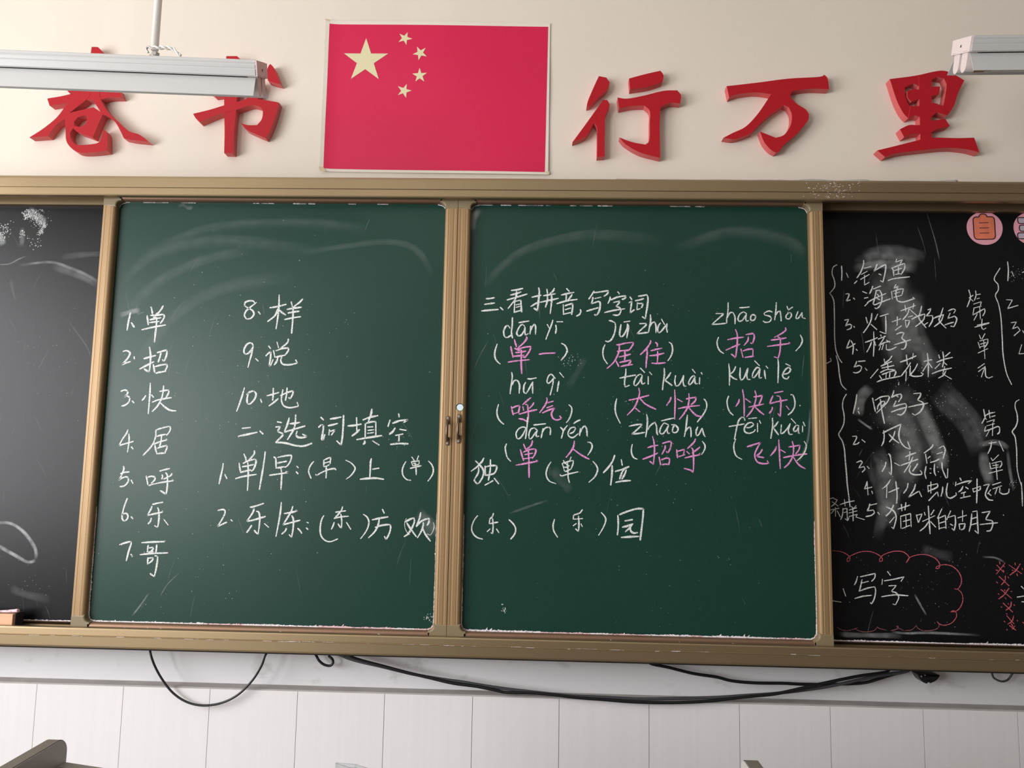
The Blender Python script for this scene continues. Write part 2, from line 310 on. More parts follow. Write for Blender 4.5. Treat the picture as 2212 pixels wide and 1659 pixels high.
WRITING = [
 # ---- left green panel, first column
 ('L','w','white chalk number 1 and character 单',A,4.4,"212,205 200,260 180,350 164,455;225,345 250,385 268,412;505,118 520,170 530,230;680,105 650,160 610,205 575,228;452,245 458,300 468,375;500,240 560,243 640,232 690,228 697,260 675,310 640,355;540,268 575,275 590,290;490,305 560,290 650,275;480,345 560,335 625,328;375,447 450,430 560,405 715,378;588,285 585,370 572,480 555,625"),
 ('L','w','white chalk number 2 and character 招',A,4.4,"107,758 150,747 198,765 203,800 170,860 115,920 80,948 150,922 212,903;265,832 268,865;405,862 480,840 575,815;485,695 498,780 500,880 490,990 478,1055 440,1030 410,1008;345,1010 430,965 548,905;595,775 660,755 735,738 732,800 712,860 690,905 670,875;650,775 635,840 610,910;540,945 550,1000 560,1060;565,975 640,955 735,940 735,985 710,1030;575,1070 640,1055 720,1040"),
 ('L','w','white chalk number 3 and character 快',A,4.4,"75,1330 130,1310 175,1325 165,1370 110,1420 160,1395 205,1420 190,1480 140,1525 85,1540;235,1465 262,1495;432,1390 405,1430 378,1460;515,1380 542,1415;497,1210 492,1350 480,1500 467,1650;630,1330 700,1318 765,1310 755,1360 720,1420;525,1485 600,1455 700,1435 800,1420;688,1250 680,1340 655,1440 600,1540 525,1618;630,1480 700,1550 780,1600 865,1610"),
 ('L','w','white chalk number 4 and character 居',B_,4.0,"238,300 210,370 140,470 65,605 150,580 345,525;255,380 262,470 250,600 228,730;303,628 338,672;780,305 900,265 1045,230 1062,270 1040,340 985,410;778,310 775,420 730,560 650,670 530,795;785,432 870,405 975,388;740,578 860,530 1000,495 980,478;890,400 885,480 870,560 850,620;760,595 775,680 800,770;805,660 880,630 1000,600 990,660 955,740;800,762 880,755 965,750"),
 ('L','w','white chalk number 5 and character 呼',B_,4.0,"152,1005 160,1050 140,1120 105,1200 60,1275 120,1235 200,1210 245,1230 245,1290 200,1360 140,1395 85,1398;95,1150 170,1125 265,1115;300,1272 335,1340;595,1195 610,1280 625,1365;630,1215 700,1200 765,1215 755,1270 690,1335;645,1380 740,1345;850,1100 940,1075 1050,1050;900,1170 910,1210 893,1252;1090,1145 1060,1190 930,1255;745,1350 880,1320 1020,1300 1125,1285 1100,1268;970,1130 1000,1180 1005,1300 995,1450 975,1550 920,1510 865,1478"),
 ('L','w','white chalk number 6 and character 乐',C_,4.0,"220,58 180,160 145,270 125,370 125,440 155,485 205,460 232,400 215,350 170,340 125,365;293,402 325,440;690,172 780,150 890,130;685,205 660,270 600,378 700,355 895,312 880,295;790,230 810,280 818,400 805,530 790,605 735,572;672,430 655,490 610,538;915,460 990,560"),
 ('L','w','white chalk number 7 and character 哥',C_,4.0,"75,930 180,895 290,868 290,920 250,1040 200,1235;285,1110 315,1140 310,1155;490,892 700,880 945,872 920,860;615,940 605,1000 598,1070;635,990 715,980 700,1020 660,1055;620,1070 710,1055;775,930 770,1000 758,1075;460,1118 700,1095 985,1085;608,1175 605,1240 603,1300;615,1185 710,1175 690,1225 625,1285;740,1140 790,1145 790,1200 770,1350 730,1530 690,1505 650,1475"),
 ('L','w','white chalk number 8 and character 样',D_,4.4,"345,150 260,215 200,270 180,330 210,380 270,365 310,310 290,260 230,225 180,195 190,150 240,128 300,130 320,155;370,275 398,312;530,222 640,205 755,175;658,45 655,180 640,350 615,515;640,235 600,330 500,412;645,240 700,290 748,322;825,140 838,205;985,100 930,155 848,215;768,245 860,228 965,215;780,295 860,280 935,270;732,385 840,362 955,345;850,245 848,350 830,575"),
 ('L','w','white chalk number 9 and character 说',D_,4.2,"300,750 285,715 240,710 195,750 172,820 190,865 240,845 290,780 300,750;298,755 280,850 255,940 228,1045;333,922 370,958;512,748 540,785;475,885 510,850 545,825 540,900 520,1020 535,1030 575,935;628,695 650,775;785,652 770,705 680,780;580,810 600,905;612,815 700,785 790,775 780,820 735,880;600,905 670,890 730,878;640,905 625,960 590,1010;695,900 680,950 710,1000 800,1008 910,985 885,940"),
 ('L','w','white chalk number 10 and character 地',D_,4.2,"180,1325 150,1430 110,1550 72,1650;210,1420 260,1380 310,1370 340,1410 320,1480 260,1545 220,1545 215,1480 235,1400;400,1480 418,1528;490,1435 570,1415 655,1390;578,1330 575,1420 568,1500;518,1575 580,1530 645,1475;675,1435 760,1395 850,1365 845,1410 810,1480 790,1460;768,1325 760,1420 745,1500;710,1350 695,1430 690,1500 720,1570 800,1600 925,1580 905,1525"),
 ('L','w','white chalk heading 二、选词填空',E_,4.6,"130,250 230,240;82,345 180,325 308,297;340,282 378,318;548,172 600,182;530,235 585,228 560,270 555,290 620,315 600,350 530,415;530,418 640,425 760,455 860,462 960,430;690,125 670,200 635,285;700,195 760,190 815,180;768,88 762,190 740,270 670,385;635,295 760,258 880,222;785,285 770,330 800,358 860,360 900,348 850,320;1068,118 1100,150;1042,238 1075,205 1100,215 1095,280 1080,370 1095,390 1115,325;1180,138 1250,128 1310,115;1340,95 1335,220 1325,360 1310,450 1258,400;1155,220 1210,208 1268,192;1170,265 1165,330;1180,285 1238,270 1195,330;1390,222 1470,215 1550,200;1495,122 1498,280;1440,342 1490,305 1530,265;1570,150 1650,120 1750,98;1678,20 1665,90 1635,170;1600,195 1598,350;1610,190 1680,172 1725,172 1725,330;1625,235 1690,232;1630,275 1700,268;1625,310 1700,300;1498,385 1640,360 1795,338;1590,400 1595,420 1575,440;1685,400 1765,450;1998,75 2003,115;1895,150 1870,230;1925,190 2010,160 2105,150 2060,180;1955,245 1930,285 1888,322;2010,262 2090,275;1960,335 2050,318;2003,330 2000,405;1900,442 2000,432 2110,435"),
 ('L','w','white chalk line 1 comparing 单 and 早',F_,4.1,"190,265 175,370 145,500 115,640;220,465 258,545;570,90 605,170 605,225;760,30 765,70 730,130 640,220;482,255 495,350 515,440;555,265 650,215 770,185 795,215 780,290 745,375 705,405;540,325 640,310 745,285;515,428 600,405 695,385;415,545 550,505 800,465;640,235 650,400 645,600 635,765;962,50 945,200 905,450 855,745;1118,145 1155,180 1160,330;1190,155 1300,130 1420,115 1445,140 1420,230 1365,310 1320,335;1185,258 1270,240 1355,225;1155,348 1230,340 1310,325;1040,482 1180,462 1390,430 1340,415;1250,355 1265,450 1258,600 1250,745;1540,315 1570,345;1530,418 1565,455"),
 ('L','w','white chalk answer 早 in brackets before 上',F_,3.6,"1852,230 1800,290 1765,370 1765,440 1805,540;2035,205 2040,260 2035,320;2040,205 2100,175 2165,150 2160,200 2155,270;2045,260 2145,232;2045,325 2100,310 2140,285;1890,465 1905,485 2000,430 2100,385 2180,365 2240,360 2260,385;2082,320 2085,400 2078,535;2442,205 2532,250 2592,310 2614,360 2582,430 2522,500 2452,550"),
 ('L','w','white chalk character 上',G_,4.6,"870,175 855,250 850,380 842,510;895,370 1010,352;665,555 800,540 950,535 1095,555"),
 ('L','w','white chalk answer 单 in brackets beside the centre stile',G_,3.6,"1505,230 1460,310 1438,400 1455,490 1520,560 1595,575;1612,145 1655,205;1738,125 1710,195;1605,235 1630,305;1610,230 1680,225 1750,212 1745,275;1640,265 1690,262;1630,308 1740,280;1585,355 1680,330 1785,305;1672,250 1690,350 1695,475;1920,220 1975,280 2005,350 2005,430 1970,510 1908,590"),
 ('L','w','white chalk line 2 comparing 乐 and 东',H_,4.1,"92,235 170,218 215,230 225,270 200,340 150,430 85,528 170,490 258,450;330,405 358,430;685,175 730,170 830,140 935,105;758,200 730,280 625,433 750,410 965,345;800,250 840,265 860,350 855,500 830,675 790,635 760,600;712,510 680,560 622,640;945,475 1025,545;1258,85 1245,230 1205,480 1158,715;1310,292 1420,275 1555,245 1525,235;1468,160 1440,250 1370,370 1288,498 1430,460 1600,415;1450,330 1478,400 1475,560 1445,730 1402,680;1352,560 1330,610 1265,670;1558,565 1600,605 1632,655;1725,450 1755,465;1718,555 1748,585"),
 ('L','w','white chalk answer 东 in brackets',I_,3.6,"80,315 40,390 15,520 20,640 60,720 130,770 210,775 325,730;285,258 370,245 465,232;412,160 385,235 320,310 262,370;262,370 380,340 520,328;380,290 395,400 392,540 360,510 330,460;262,435 245,490 212,560;480,438 555,560;778,295 840,340 875,420 860,520 810,620 730,725"),
 ('L','w','white chalk characters 方 and 欢 by the centre stile',I_,4.2,"1115,205 1148,275;935,392 1060,365 1215,340;1060,370 1040,480 980,600 870,710;985,525 1080,495 1190,478 1255,478 1260,540 1235,640 1180,740 1150,685;1515,430 1600,385 1675,355 1680,430 1640,530 1570,640 1500,688;1545,445 1620,560 1715,690;1795,265 1770,370 1715,510;1715,510 1800,420 1920,370 1945,390 1935,440 1905,490;1838,440 1835,500 1800,600 1735,710;1830,540 1870,640 1965,770"),
 ('L','w','faint rubbed out chalk brackets around 欢',I_,1.6,"1540,365 1510,440 1515,530 1550,610 1600,655;2020,440 2030,520 2000,610 1960,665 1905,640"),
 # ---- right green panel
 ('R','w','white chalk character 独 beside the centre stile',J_,4.2,"205,55 180,100 120,165 45,220;100,90 160,150 200,210 195,280 150,360 120,380 90,345 85,325;140,170 135,240 88,320;220,155 225,275;225,165 300,150 365,150 365,190 330,250 230,272;288,75 285,200 262,335;218,395 320,340;335,308 392,380"),
 ('R','w','white chalk answer 单 in brackets before 位',J_,3.4,"1050,105 1015,155 990,230 995,290 1030,345 1110,378;1205,85 1225,125;1303,40 1285,85;1190,125 1215,200;1190,122 1260,100 1330,85 1325,130 1300,195;1210,165 1240,172 1280,150;1212,212 1240,222 1295,195;1162,265 1185,280 1260,258 1390,228;1255,105 1262,200 1265,300 1282,365;1220,105 1255,145;1575,95 1620,150 1635,210 1600,290 1525,360"),
 ('R','w','white chalk character 位',J_,4.4,"1850,20 1830,80 1780,160 1708,240;1818,150 1815,260 1800,395;1932,75 1945,145;1855,222 1940,200 2030,162;1975,185 1940,240 1912,320;1995,205 1975,260 1940,320;1862,360 1950,345 2050,338"),
 ('R','w','white chalk answer 乐 in brackets beside the centre stile',K_,3.6,"120,188 80,240 50,320 60,390 110,445 180,468;310,160 295,200 262,230;265,235 260,285 320,272 365,265;300,225 305,320 298,405 280,390;270,345 235,378;345,345 375,392;495,235 550,290 575,350 560,410 515,468"),
 ('R','w','white chalk answer 乐 in brackets before 园',K_,3.6,"1038,232 1022,300 1030,370 1075,445;1372,115 1340,155 1268,180 1262,230 1375,222;1325,190 1330,290 1325,375 1290,345;1300,280 1262,308;1355,285 1370,318;1595,148 1640,200 1650,250 1620,330 1565,422"),
 ('R','w','white chalk character 园',K_,4.4,"1795,182 1800,300 1790,418;1815,175 1900,140 2020,105 2100,105 2095,200 2080,330 2062,480;1880,250 1970,235;1850,325 1910,310 1975,285;1970,290 1930,340 1885,380;1945,320 1950,370 1985,395 2030,390;1835,447 1940,440 2045,435"),
 ('R','w','white chalk heading 三、看拼音',L_,4.2,"190,292 270,288 365,270;160,410 260,395 370,380;100,545 270,530 445,515;485,470 545,525;718,120 830,108 955,78;700,215 810,190 920,150;628,318 820,262 1045,195;828,140 820,230 780,330 650,495;790,345 775,580;800,345 915,320 920,440 930,570;815,420 905,400;815,470 890,450;790,570 910,535;1140,262 1235,240 1335,220;1285,65 1298,150 1282,330 1258,545 1220,510 1185,490;1120,455 1200,405 1290,355;1455,95 1468,180;1610,75 1585,130 1520,185;1385,230 1500,210 1630,190;1315,365 1480,330 1695,285;1465,200 1465,330 1425,470;1550,200 1555,330 1525,600;1865,80 1920,140;1755,215 1880,185 2020,160;1860,215 1855,320;1978,205 1945,260 1895,315;1660,395 1850,340 2085,305;1795,415 1800,620;1830,440 1900,415 1990,390 1990,480 1970,620;1835,520 1950,485;1815,610 1950,580;2150,515 2160,560 2130,620 2070,655"),
 ('R','w','white chalk heading end 写字词',N_,4.0,"320,130 270,215 210,300;320,165 450,150 590,128 620,140 590,195 525,240;295,260 290,310 265,395 330,375 410,350 445,380 440,490 405,590 360,640 330,620;330,290 465,260;165,550 280,515 405,480;808,148 845,180 840,195;655,250 650,300 608,392;675,315 800,260 950,235 985,250 950,290 900,305;725,370 850,340 830,390 775,450 840,475 885,520 850,610 790,635 715,625;535,580 700,540 955,500;1065,255 1105,310;1045,375 1105,345 1085,470 1070,590 1110,555 1160,520;1240,240 1340,225 1420,210;1420,215 1440,290 1425,450 1400,600 1385,710 1320,665;1175,335 1270,315 1350,290;1220,375 1210,525;1235,390 1330,390 1325,440 1300,480;1225,515 1275,500"),
 ('R','w','white chalk pinyin dan yi',L_,3.8,"690,905 650,845 600,870 560,960 570,1060 610,1100 660,1085 720,1040;740,685 735,850 720,1000 742,1110;870,790 980,770 1085,755;990,860 960,825 905,850 850,940 830,1020 870,1070 930,1040 985,950 1000,880;1000,880 1000,1000 1015,1050 1070,1015;1120,860 1115,940 1105,1025;1115,960 1150,880 1195,815 1220,870 1220,1030;1462,825 1505,900;1580,735 1545,850 1490,990 1435,1135;1640,840 1650,920 1635,1015;1660,770 1785,770"),
 ('R','w','white chalk pinyin ju zhu',N_,3.8,"630,745 680,755 735,780;750,780 765,850 755,960 720,1070 677,1141 614,1183 557,1170;880,825 862,930 850,1040 885,1090 940,1040 1000,920 1015,815;1020,820 1035,880 1015,1000 1000,1105;940,775 1065,758;1265,810 1400,805 1390,850 1300,930 1212,1020 1340,1005 1450,990;1490,625 1495,750 1470,880 1455,975;1470,880 1520,800 1580,770 1605,860 1605,1000;1700,795 1660,850 1640,950 1670,1005 1730,950 1830,820;1835,810 1825,900 1840,990;1720,715 1785,830"),
 ('R','w','white chalk brackets around 单一',O_,3.6,"158,200 115,320 95,430 110,540 160,620 230,680;1690,185 1770,230 1820,320 1815,400 1760,500 1680,590"),
 ('R','p','pink chalk answer 单一',O_,3.9,"565,95 590,180 615,270;855,25 860,70 790,170 650,295;480,260 500,370 535,520;570,300 640,325 800,280 940,265 960,290 920,380 860,470 820,515 770,510;635,350 720,350 745,375;595,405 720,395 840,370;540,495 650,485 790,470;415,635 600,605 925,575;735,380 730,500 730,700 742,910;1155,445 1300,425 1540,415"),
 ('R','w','white chalk pinyin hu qi',O_,3.6,"498,875 515,970 500,1120 480,1250 465,1390;510,1180 550,1090 610,1060 660,1100 690,1200 680,1380;835,1115 795,1200 790,1340 840,1390 900,1300 1000,1110;1005,1105 1000,1250 1005,1380;880,1030 960,1035 1090,1010;1540,1025 1490,960 1440,915 1380,970 1345,1080 1360,1140 1400,1130 1470,1060 1510,1000;1500,1010 1480,1180 1420,1420;1630,1090 1610,1200 1590,1335;1645,880 1745,1000"),
 ('R','w','white chalk brackets around 居住',P_,3.6,"155,180 120,270 115,380 140,470 205,565;1430,130 1480,170 1500,260 1490,350 1450,440 1405,500"),
 ('R','p','pink chalk answer 居住',P_,3.9,"385,182 430,182 570,150 720,132 705,190 640,280 585,310;440,190 440,270 415,370 330,530 195,655;400,315 520,298 630,288;435,425 550,400 665,370;548,305 555,400 545,485;375,505 430,615;445,535 560,510 670,485 660,530 625,560;470,615 580,590 705,575;1060,95 1060,140 980,260 860,380;988,235 995,350 980,500 972,640;1160,135 1195,165 1195,215;1070,302 1170,275 1285,250;1045,400 1160,390 1330,350;1203,310 1205,420 1195,530;1085,548 1200,555 1355,540"),
 ('R','w','white chalk pinyin tai kuai',P_,3.6,"450,845 600,815 765,785;572,660 565,780 545,920 555,1025 640,990;900,800 860,765 790,810 740,910 730,980 770,1000 840,920 895,810;895,810 880,900 895,970 955,940;858,645 945,735;1015,815 1015,970;1040,725 1090,780;1335,650 1335,800 1310,960 1300,1080;1465,735 1410,820 1345,890 1420,940 1490,995;1560,795 1545,900 1560,1000 1620,990 1680,900 1720,790;1720,790 1710,920 1730,1010 1765,1005;1955,830 1920,790 1860,850 1820,940 1840,985 1900,920 1945,820;1945,820 1945,920 1960,965 1995,955;1895,670 1950,745;2040,835 2035,965;2070,735 2090,770"),
 ('R','w','white chalk pinyin zhao shou',Q_,3.4,"145,160 300,160 270,200 70,375 200,370 345,355;395,-60 390,120 370,240 365,350;375,250 430,150 490,135 530,230 530,370;620,45 720,40 820,28;760,160 700,125 630,170 590,260 610,320 680,290 760,170;760,170 745,260 755,315 800,300;855,190 840,260 860,305 920,280 945,220 910,185 855,190;1275,130 1200,110 1110,150 1120,190 1220,215 1260,260 1220,320 1140,335 1090,310;1352,-60 1345,100 1320,290;1335,200 1380,130 1430,110 1445,220 1450,310;1610,135 1550,200 1550,260 1610,265 1655,200 1640,145 1580,140;1565,15 1590,90 1680,30;1785,120 1745,230 1765,270 1810,230 1865,140;1865,140 1870,240 1930,260"),
 ('R','w','white chalk brackets around 招手',Q_,3.4,"205,630 175,720 190,830 240,910 305,955;1830,585 1870,680 1840,790 1740,905"),
 ('R','p','pink chalk answer 招手',Q_,3.8,"385,680 540,650 700,630;540,475 575,580 575,750 555,950 540,1045 500,1000 455,965;350,890 500,820 630,770;750,580 860,560 905,565 915,640 880,760 840,745;795,615 785,700 710,795;648,865 690,1035;690,905 800,870 890,865 885,990;730,1035 820,1020 905,1010;1535,440 1540,490 1470,550 1315,635;1250,690 1400,670 1550,645;1175,815 1400,785 1635,755 1600,735;1380,625 1435,650 1435,780 1425,920 1390,1050 1310,1020"),
 ('R','w','white chalk pinyin kuai le',Q_,3.6,"405,1160 425,1350 418,1590;545,1215 500,1310 425,1375 490,1440 570,1475;635,1240 630,1400 650,1490 710,1440 785,1250;790,1250 765,1380 780,1470 835,1475;1020,1245 960,1240 890,1340 875,1430 910,1440 980,1350 1030,1260;1030,1260 1010,1390 1020,1450 1060,1435;920,1100 1020,1200;1118,1285 1125,1370 1140,1460;1148,1205 1185,1250;1385,1070 1395,1200 1385,1540;1490,1370 1580,1350 1635,1290 1610,1225 1540,1270 1480,1370 1500,1440 1570,1465 1605,1415;1540,1160 1635,1205"),
 ('R','w','white chalk brackets around 呼气',R_,3.4,"155,125 130,220 125,310 155,410 210,480 262,520;1555,130 1610,190 1610,280 1570,400 1505,490"),
 ('R','p','pink chalk answer 呼气',R_,3.8,"800,-10 740,40 635,132;410,165 430,260 450,340;430,195 510,160 580,150 565,230 550,295;460,310 560,280;640,170 655,245;860,90 830,140 770,205;565,320 740,270 920,230;690,125 735,130 745,250 750,380 740,480 660,430 560,408;1115,-10 1120,60 1070,160 975,290;1135,95 1250,60;1115,195 1235,150;1030,295 1150,240 1275,195 1230,260 1210,330 1250,410 1330,435 1410,405 1375,355"),
 ('R','w','white chalk pinyin dan ren',R_,3.6,"700,590 640,575 560,610 505,700 520,800 570,805 640,730 700,600;735,380 728,500 715,640 692,810;925,640 870,590 800,620 760,720 770,810 810,800 870,720 930,640;930,640 905,720 915,775 960,755;1045,605 1025,690 1005,790;1020,700 1080,600 1160,575 1190,620 1185,730;855,535 960,525 1095,510;1390,580 1440,640 1435,700 1405,800;1435,670 1480,600 1525,545;1575,705 1640,680 1690,610 1670,575 1590,600 1540,690 1560,760 1640,785 1740,710;1655,505 1710,465 1780,435;1785,600 1775,690 1770,750;1790,680 1830,590 1875,550 1910,620 1920,755"),
 ('R','w','white chalk brackets around 单人',R_,3.6,"315,910 290,980 300,1070 330,1180 400,1258;1930,875 1990,890 2020,960 1990,1050 1930,1135"),
 ('R','p','pink chalk answer 单人',R_,3.9,"655,915 695,1020;830,845 825,890 790,960 700,1020;590,1025 620,1130 655,1245;650,1075 760,1030 880,1010 900,1050 870,1140 825,1200;680,1125 840,1095;660,1210 830,1180;505,1335 700,1300 940,1255 905,1238;750,1040 758,1200 762,1400 765,1580;1665,855 1650,960 1590,1070 1500,1180;1640,1010 1740,1090 1850,1160 1960,1215"),
 ('R','w','white chalk brackets around 太快',S_,3.6,"118,205 95,300 85,420 110,550 190,715;1930,210 1975,270 1985,380 1940,490 1870,590 1790,690"),
 ('R','p','pink chalk answer 太快',S_,3.8,"370,235 500,210 785,135;575,-20 590,80 565,200 480,390 335,545;600,200 720,320 930,425;505,400 600,480;1245,170 1225,240 1150,345;1320,20 1330,250 1325,450 1320,630;1375,210 1480,270;1560,210 1660,190 1770,175 1740,260 1660,330;1395,410 1600,370 1840,345;1615,95 1620,220 1590,380 1510,520 1415,635;1605,380 1700,490 1790,560 1900,575"),
 ('R','w','white chalk pinyin zhao hu',S_,3.6,"375,775 500,750 640,730 600,790 432,942 580,925 700,905;738,530 755,640 745,820 718,1000;760,850 820,760 910,690 945,780 950,900 970,960;1190,745 1100,705 1040,790 1010,890 1050,945 1110,900 1190,760;1190,760 1165,860 1180,930 1215,920;1045,665 1170,635 1310,605;1255,745 1330,755 1390,820 1370,890 1310,910 1270,880 1290,800 1320,760;1585,545 1570,680 1550,850 1520,990;1545,880 1600,810 1645,790 1660,880 1660,1000;1800,790 1765,880 1770,970 1820,950 1890,820;1895,820 1920,930 1955,995"),
 ('R','w','white chalk brackets around 招呼',T_,3.5,"175,330 155,430 155,520 180,600 220,655 295,685;1850,260 1905,340 1910,420 1880,500 1830,570"),
 ('R','p','pink chalk answer 招呼',T_,3.8,"545,410 650,375 790,350;658,140 695,290 705,450 695,650 680,815 640,770 590,735;425,685 600,620 720,570 780,535;895,310 1000,275 1095,255 1105,310 1080,430 1025,535 985,500;960,355 955,430 885,565;815,635 850,820;865,700 960,665 1045,655 1065,710 1045,820;890,815 960,805 1040,805;1235,455 1245,560 1255,655;1260,495 1390,460 1420,470 1395,580;1285,625 1430,575;1685,200 1640,290 1495,430;1475,500 1540,560;1790,390 1740,440 1605,540;1430,655 1600,615 1805,575 1765,560;1585,415 1620,450 1635,600 1640,800 1630,1005 1570,950 1415,905"),
 ('R','w','white chalk brackets around 快乐',U_,3.4,"165,180 135,270 145,370 180,470 250,540;1335,155 1375,155 1410,250 1410,370 1360,470 1285,535;1510,352 1512,364"),
 ('R','p','pink chalk answer 快乐',U_,3.7,"365,240 350,300 300,375;425,55 450,200 458,380 458,560;480,228 580,300;640,195 720,185 800,165 780,240 740,330;540,388 660,365 825,330;660,80 685,180 650,350 590,470 505,570;660,380 740,460 830,530;1025,120 1190,90;1000,175 975,230 935,325 1060,290 1270,250;1075,175 1130,185 1150,280 1145,450 1140,570 1095,510;990,390 980,440 930,505;1250,365 1305,435"),
 ('R','w','white chalk pinyin fei kuai',U_,3.6,"470,640 460,590 410,575 355,640 325,740 300,860 275,995;170,755 320,730 460,705;500,775 570,770 640,720 600,680 520,700 460,790 480,860 560,880 640,850 665,810;540,605 695,590;708,695 710,855;745,640 770,695;990,595 995,740 960,980;1100,660 1050,730 1005,775 1060,850 1105,910;1160,720 1145,890 1200,870 1270,790 1325,700;1325,700 1290,820 1310,905 1365,900;1490,740 1440,725 1390,800 1395,850 1450,830 1485,760;1485,760 1480,880 1500,880;1345,605 1430,700;1560,740 1558,855;1570,670 1605,745"),
 ('R','w','white chalk brackets around 飞快',U_,3.2,"300,990 265,1090 270,1210 310,1310 415,1375;1590,1035 1630,1110 1600,1230 1530,1330 1455,1400"),
 ('R','p','pink chalk answer 飞快',U_,3.8,"515,1135 640,1095 765,1055 700,1170 660,1270 670,1360 720,1430 820,1455 920,1450 895,1400;800,1185 760,1250 690,1310 760,1330 830,1340;1065,1130 1040,1200 955,1305;1110,1005 1120,1200 1130,1400 1138,1550;1140,1190 1235,1245;1295,1140 1400,1125 1510,1105 1490,1190 1430,1270;1200,1340 1400,1300 1640,1270;1365,1035 1390,1160 1370,1320 1300,1450 1215,1530;1380,1320 1450,1430 1520,1500 1610,1550"),
 # ---- right black panel
 ('K','w','chalk curly bracket left of the upper list',V_,2.8,"220,135 165,165 140,220 140,300 170,380 185,470 165,540 95,620 140,680 170,780 175,950 178,1100 178,1264 182,1400 200,1580 250,1720 305,1805;205,1684 240,1820 265,2030 300,2180 380,2268"),
 ('K','w','white chalk line 1 reading 钓鱼',V_,3.2,"298,155 305,280 298,400;380,275 412,350;675,60 670,140 620,270 560,360;680,195 800,165;635,300 735,245;620,385 770,300;690,310 690,480 770,435;905,125 880,190 850,245 950,180 1055,125 1045,250 1005,430 960,405;935,290 975,310;1240,35 1220,90 1340,50 1300,110;1155,190 1180,230 1190,325;1160,190 1260,150 1375,110 1375,190 1340,260 1310,300;1200,235 1320,195;1270,170 1265,290;1215,300 1300,285;1090,405 1200,370 1460,340;515,455 560,410"),
 ('K','w','white chalk line 2 reading 海龟',V_,3.2,"370,635 410,625 425,655 380,755 445,735;500,700 525,728;655,590 730,620;685,705 750,692;695,838 750,780;830,500 810,560 775,630;840,548 965,497;890,575 860,720 835,800 870,815 980,770 1130,715;880,575 950,570 985,650 980,760 940,850 890,885 865,870;735,780 850,715 1055,625;905,635 930,665;905,710 950,730;1225,470 1190,540 1270,495 1240,550;1150,590 1165,720;1170,590 1270,555 1355,545 1330,640;1200,625 1290,600;1190,690 1325,655;1235,560 1225,650 1250,750 1350,770 1545,710 1515,690"),
 ('K','w','white chalk line 3 reading 灯塔妈妈',V_,3.2,"350,1080 420,1065 400,1110 365,1180 430,1150 475,1170 450,1220 390,1245;505,1180 520,1205;715,1030 740,1130;815,965 800,1080 740,1200 670,1295;915,975 870,1075;800,1150 900,1240;955,1015 1100,970;1050,1010 1055,1130 1055,1313 953,1275;1160,1110 1310,1055;1250,1020 1245,1170;1215,1250 1320,1175;1310,920 1450,870 1555,830;1380,825 1395,930;1530,795 1515,885;1450,890 1420,980 1340,1075;1455,890 1580,1000;1435,1025 1510,1005;1385,1075 1400,1200;1395,1085 1460,1085 1440,1150 1410,1205;1665,840 1640,950 1620,1050 1740,1210;1720,990 1690,1080 1560,1190;1495,1065 1600,1010 1720,975;1770,905 1820,880 1800,940 1740,1010 1850,1000 1850,1080 1790,1190;1710,1160 1770,1120;2030,870 1990,1000 1965,1090 2080,1215;2035,1000 1990,1100 1880,1190;1860,1050 1960,1010 2040,985;2120,920 2200,890 2247,905 2212,960;2150,960 2110,1050 2230,1010 2264,1062 2240,1140 2212,1193 2160,1180;2060,1160 2150,1130 2212,1115"),
 ('K','w','white chalk line 4 reading 梳子',W_,3.2,"410,325 380,400 355,460 420,435 495,385;430,340 465,420 455,555;510,475 528,495;655,365 760,330 850,290;790,195 795,400 785,590;755,360 730,430 680,520;805,355 820,415;900,245 910,270;860,315 980,265;960,265 940,320 870,420 960,370 1045,350;990,330 1050,365;900,425 875,490;945,400 920,480;990,400 990,480 1050,485 1150,440;1155,235 1220,210 1275,215 1240,290 1260,320 1305,360 1295,440 1255,480 1230,470;1120,405 1250,365 1380,325"),
 ('K','w','white chalk line 5 reading 盖花楼',W_,3.2,"520,665 500,720 475,760 560,735 600,760 575,820 520,850 465,845;545,670 655,660;655,775 685,815;955,630 965,680;1080,580 1040,640 960,700;905,745 1000,700 1080,670;920,775 1110,735;895,845 1000,800 1120,800;1010,690 1020,800;880,895 915,945;920,880 1040,835 1130,810 1140,850 1110,920;990,860 985,930;1050,850 1040,920;840,995 960,955 1215,905;740,935 860,790;1215,680 1330,640 1465,580;1310,565 1325,720;1420,540 1405,630;1375,690 1320,780 1230,900;1310,830 1300,980;1490,705 1440,800 1360,895;1375,740 1370,860 1420,905 1540,900 1580,870 1545,850;1590,670 1715,640;1645,540 1660,720 1658,915;1650,700 1570,830;1670,700 1720,770;1825,565 1840,620;2005,525 1930,590;1790,685 1900,640 2045,605;1890,515 1905,640 1885,760;1850,700 1765,785;1905,680 1955,725;1720,865 1850,815 2030,775;1920,750 1890,870 2030,950;1940,820 1900,890 1820,935;20,712 115,660 100,620;1190,1000 1185,1045"),
 ('K','w','chalk curly bracket left of the lower list',X_,2.8,"380,170 330,260 315,380 340,520 340,650 300,760 250,860 310,970 345,1100 360,1280 380,1500 390,1640 400,1750 420,1900 445,2080"),
 ('K','w','white chalk line 1 reading 鸭子',X_,3.2,"558,175 540,310 497,500;590,400 580,430;580,460 605,505;828,235 850,350 875,465;870,275 980,215 1100,200 1110,240 1050,340 895,490;910,430 920,370 980,300 1030,290 1030,330 970,390;960,260 985,450 1030,670;1190,110 1175,170 1145,230 1220,190 1310,165 1320,220 1270,300;1240,200 1265,220;1230,280 1180,385 1290,350 1390,330 1405,380 1380,460 1320,520 1250,515;1150,475 1270,430 1400,395;1530,160 1650,150 1640,200 1595,270 1680,310 1695,370 1640,470 1550,530 1505,500;1440,390 1600,355 1765,325"),
